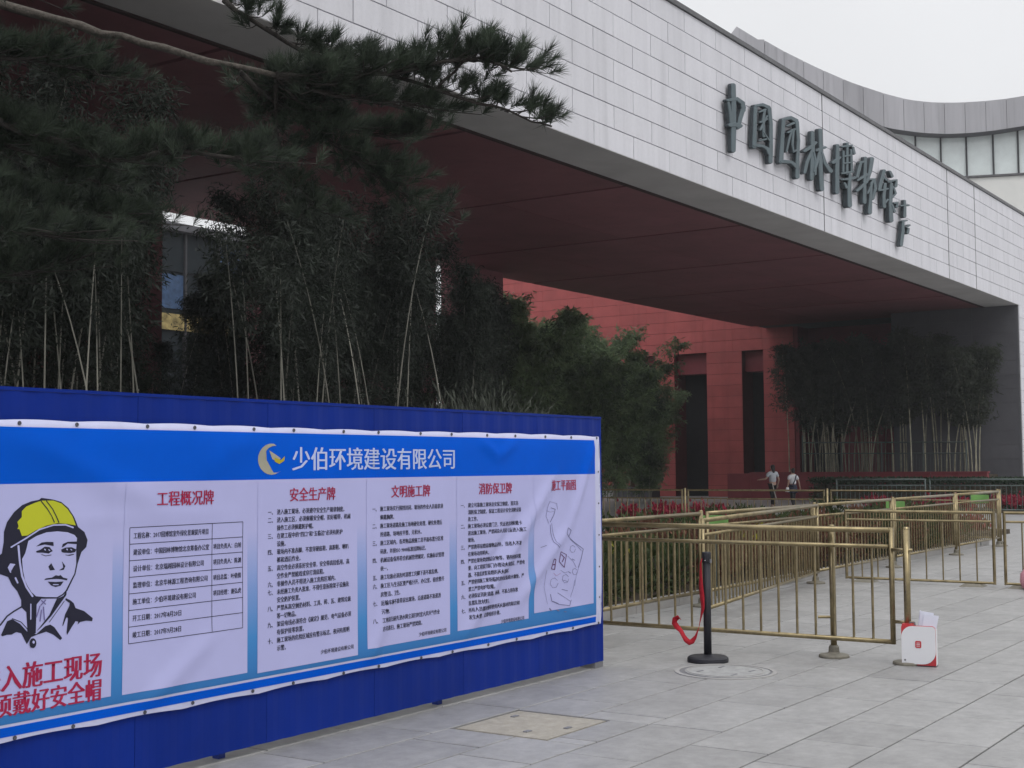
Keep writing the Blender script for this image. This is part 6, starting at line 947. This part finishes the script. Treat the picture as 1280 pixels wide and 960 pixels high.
    V = [(0, 0, .94)]; Rr = [(.135, .10)]; E = []
    for sx in (1, -1):
        k = len(V); f = st*sx; V += [(sx*.08, 0, .84), (sx*.085, f*.5+.02, .48), (sx*.085, f*1.0-.02, .13)]; Rr += [.098, .07, .055]; E += [(0, k)] + chain(k, 2)
    skinned('trousers', V, E, Rr, bottom if not skirt else M['trousers'], t, 1)
    for sx in (1, -1):
        f = st*sx; b = MB(); b.tube([(sx*.085, f-.07, .04), (sx*.085, f+.03, .045), (sx*.085, f+.13, .03)], [.036, .042, .03], 8).build('shoe', M['shoe'], t, smooth=True)
    for nm, m_, pts, rr in extra: MB().tube(pts, rr, 8).build(nm, m_, t, smooth=True)
walk = R(-28)
person('woman with long dark hair, grey white shirt and black trousers, left of the walking pair', (46.0, 19.62, 0), walk, 1.60, M['shirt2'], M['trousers'], .12, (((.24, -.06, 1.06), (.25, .02, .86)), ((-.27, .04, 1.07), (-.36, .22, 1.05))), False, .17,
       [('strap', M['strap'], [(-.12, -.13, .93), (-.05, -.15, .60), (.06, -.17, .25), (.09, -.16, .12)], .016)])
person('woman with bobbed black hair, white shirt and navy skirt, right of the walking pair', (46.25, 18.95, 0), walk, 1.47, M['shirt'], M['navy'], -.02, (((.27, -.03, 1.05), (.36, .02, .84)), ((-.22, .0, 1.04), (-.22, .06, .86))), True, .10,
       [('white_bag', M['white'], [(-.24, .04, .84), (-.24, .04, .66)], [.05, .085]), ('strap', M['navy'], [(.09, -.10, 1.31), (0, -.13, 1.10), (-.10, -.12, .95)], .022)])
# ================================================================== PINE
pine = thing('pine_tree', 'dark pine tree with needled boughs reaching in from the left over the hoarding', 'tree', (3.0, 12.5, 0))
TRK = [(1.2, 12.4, 0), (1.15, 12.2, 1.5), (1.3, 12.0, 3.2), (1.3, 12.1, 5.0), (1.5, 12.2, 7.2), (1.4, 12.1, 9.0)]
def toloc(p): return Vector(p) - Vector((3.0, 12.5, 0))
MB().tube([toloc(p) for p in TRK], [.20, .17, .15, .12, .08, .03], 12).build('trunk', M['bark'], pine, smooth=True)
rp_ = random.Random(77)
def tuft(vs, fs, base, ax, L, n, r):
    ax = ax.normalized(); a = ax.cross(Vector((.3, .5, .8))).normalized(); b_ = ax.cross(a)
    for i in range(n):
        t = r.random()**0.8; th = r.uniform(0, 6.283); o = base + ax*L*t; el = R(r.uniform(18, 62)*(1.15-0.5*t))
        d = (ax*math.cos(el) + (a*math.cos(th)+b_*math.sin(th))*math.sin(el) + Vector((0, 0, .10))).normalized()
        ln = r.uniform(.085, .145); w_ = .0026; s = d.cross(rvec(r)).normalized()*w_
        k = len(vs); vs += [o-s, o+s, o+d*ln]; fs.append((k, k+1, k+2))
spreadL = [.35, .20, .32, .24, .42, .5, .5, .38, .32, .10, .5, .5, .5, .5, .36, .36, .36]
for bi, (pts, r0, r1) in enumerate(PINE):
    P3 = [toloc(p) for p in pts]; n = len(P3)
    if bi in (0, 4, 5, 6, 10, 11, 12, 13): P3[0] = toloc((1.35, 12.1, {0: 5.0, 4: 4.4, 5: 3.4, 6: 5.8, 10: 2.6, 11: 4.8, 12: 4.1, 13: 3.8}[bi]))
    rad = [r0 + (r1-r0)*i/(n-1) for i in range(n)]
    PP = []; RR = []
    for i in range(n-1):
        for q in range(3):
            u = q/3; PP.append(P3[i].lerp(P3[i+1], u) + Vector((rp_.gauss(0, .008), rp_.gauss(0, .008), rp_.gauss(0, .012)))*(1 if q else 0)); RR.append((rad[i]*(1-u)+rad[i+1]*u)*rp_.uniform(.86, 1.14))
    PP.append(P3[-1]); RR.append(rad[-1])
    br_ = MB().tube(PP, RR, 8).build('branch', M['bark' if bi == 0 else 'bark2'], pine, smooth=True)
    vs = []; fs = []; tw = MB()
    total = sum((P3[i+1]-P3[i]).length for i in range(n-1)); m = int(total*(0, 30, 40, 30, 34, 44, 40, 42, 38, 9, 40, 44, 44, 44, 42, 42, 42)[bi])
    for q in range(m):
        s_ = total*(q+.5)/m; acc = 0
        for i in range(n-1):
            l_ = (P3[i+1]-P3[i]).length
            if acc+l_ >= s_: break
            acc += l_
        o = P3[i].lerp(P3[i+1], (s_-acc)/l_)
        if bi == 0: continue
        fwd = (P3[i+1]-P3[i]).normalized()
        sp = spreadL[bi]*rp_.uniform(0.15, 1.0); sd_ = rvec(rp_); sd_.z = abs(sd_.z)*(0.8 if bi in (1, 2, 3) else 0.35) - (0.0 if bi in (1, 3) else .12)
        tip = o + (fwd*0.6+sd_)*sp
        tw.tube([o, o.lerp(tip, .5)+Vector((0, 0, -.01)), tip], [.005, .004, .003], 4, False)
        ax = (fwd*.5 + Vector((0, 0, .75)) + sd_*.5)
        for k in range(3 if sp > .2 else 2):
            b0 = o.lerp(tip, 1-k*.33); tuft(vs, fs, b0, ax + rvec(rp_)*.45, rp_.uniform(.07, .13), 70, rp_)
    if bi and vs:
        tw.build('twigs', M['bark2'], pine); MB().add(vs, fs).build('needles', M['pine'], pine)

# ================================================================== AIR
b = MB(); b.box(-125, 385, -205, 305, -1.2, 36)
hz = bpy.data.materials.new('pale_haze'); hz.use_nodes = True; _n = hz.node_tree.nodes; _n.remove(_n['Principled BSDF'])
pv_ = _n.new('ShaderNodeVolumePrincipled'); pv_.inputs['Color'].default_value = (0.86, 0.88, 0.92, 1); pv_.inputs['Density'].default_value = 0.00062
hz.node_tree.links.new(pv_.outputs[0], _n['Material Output'].inputs['Volume'])
o = b.build('haze', hz, kind='stuff')
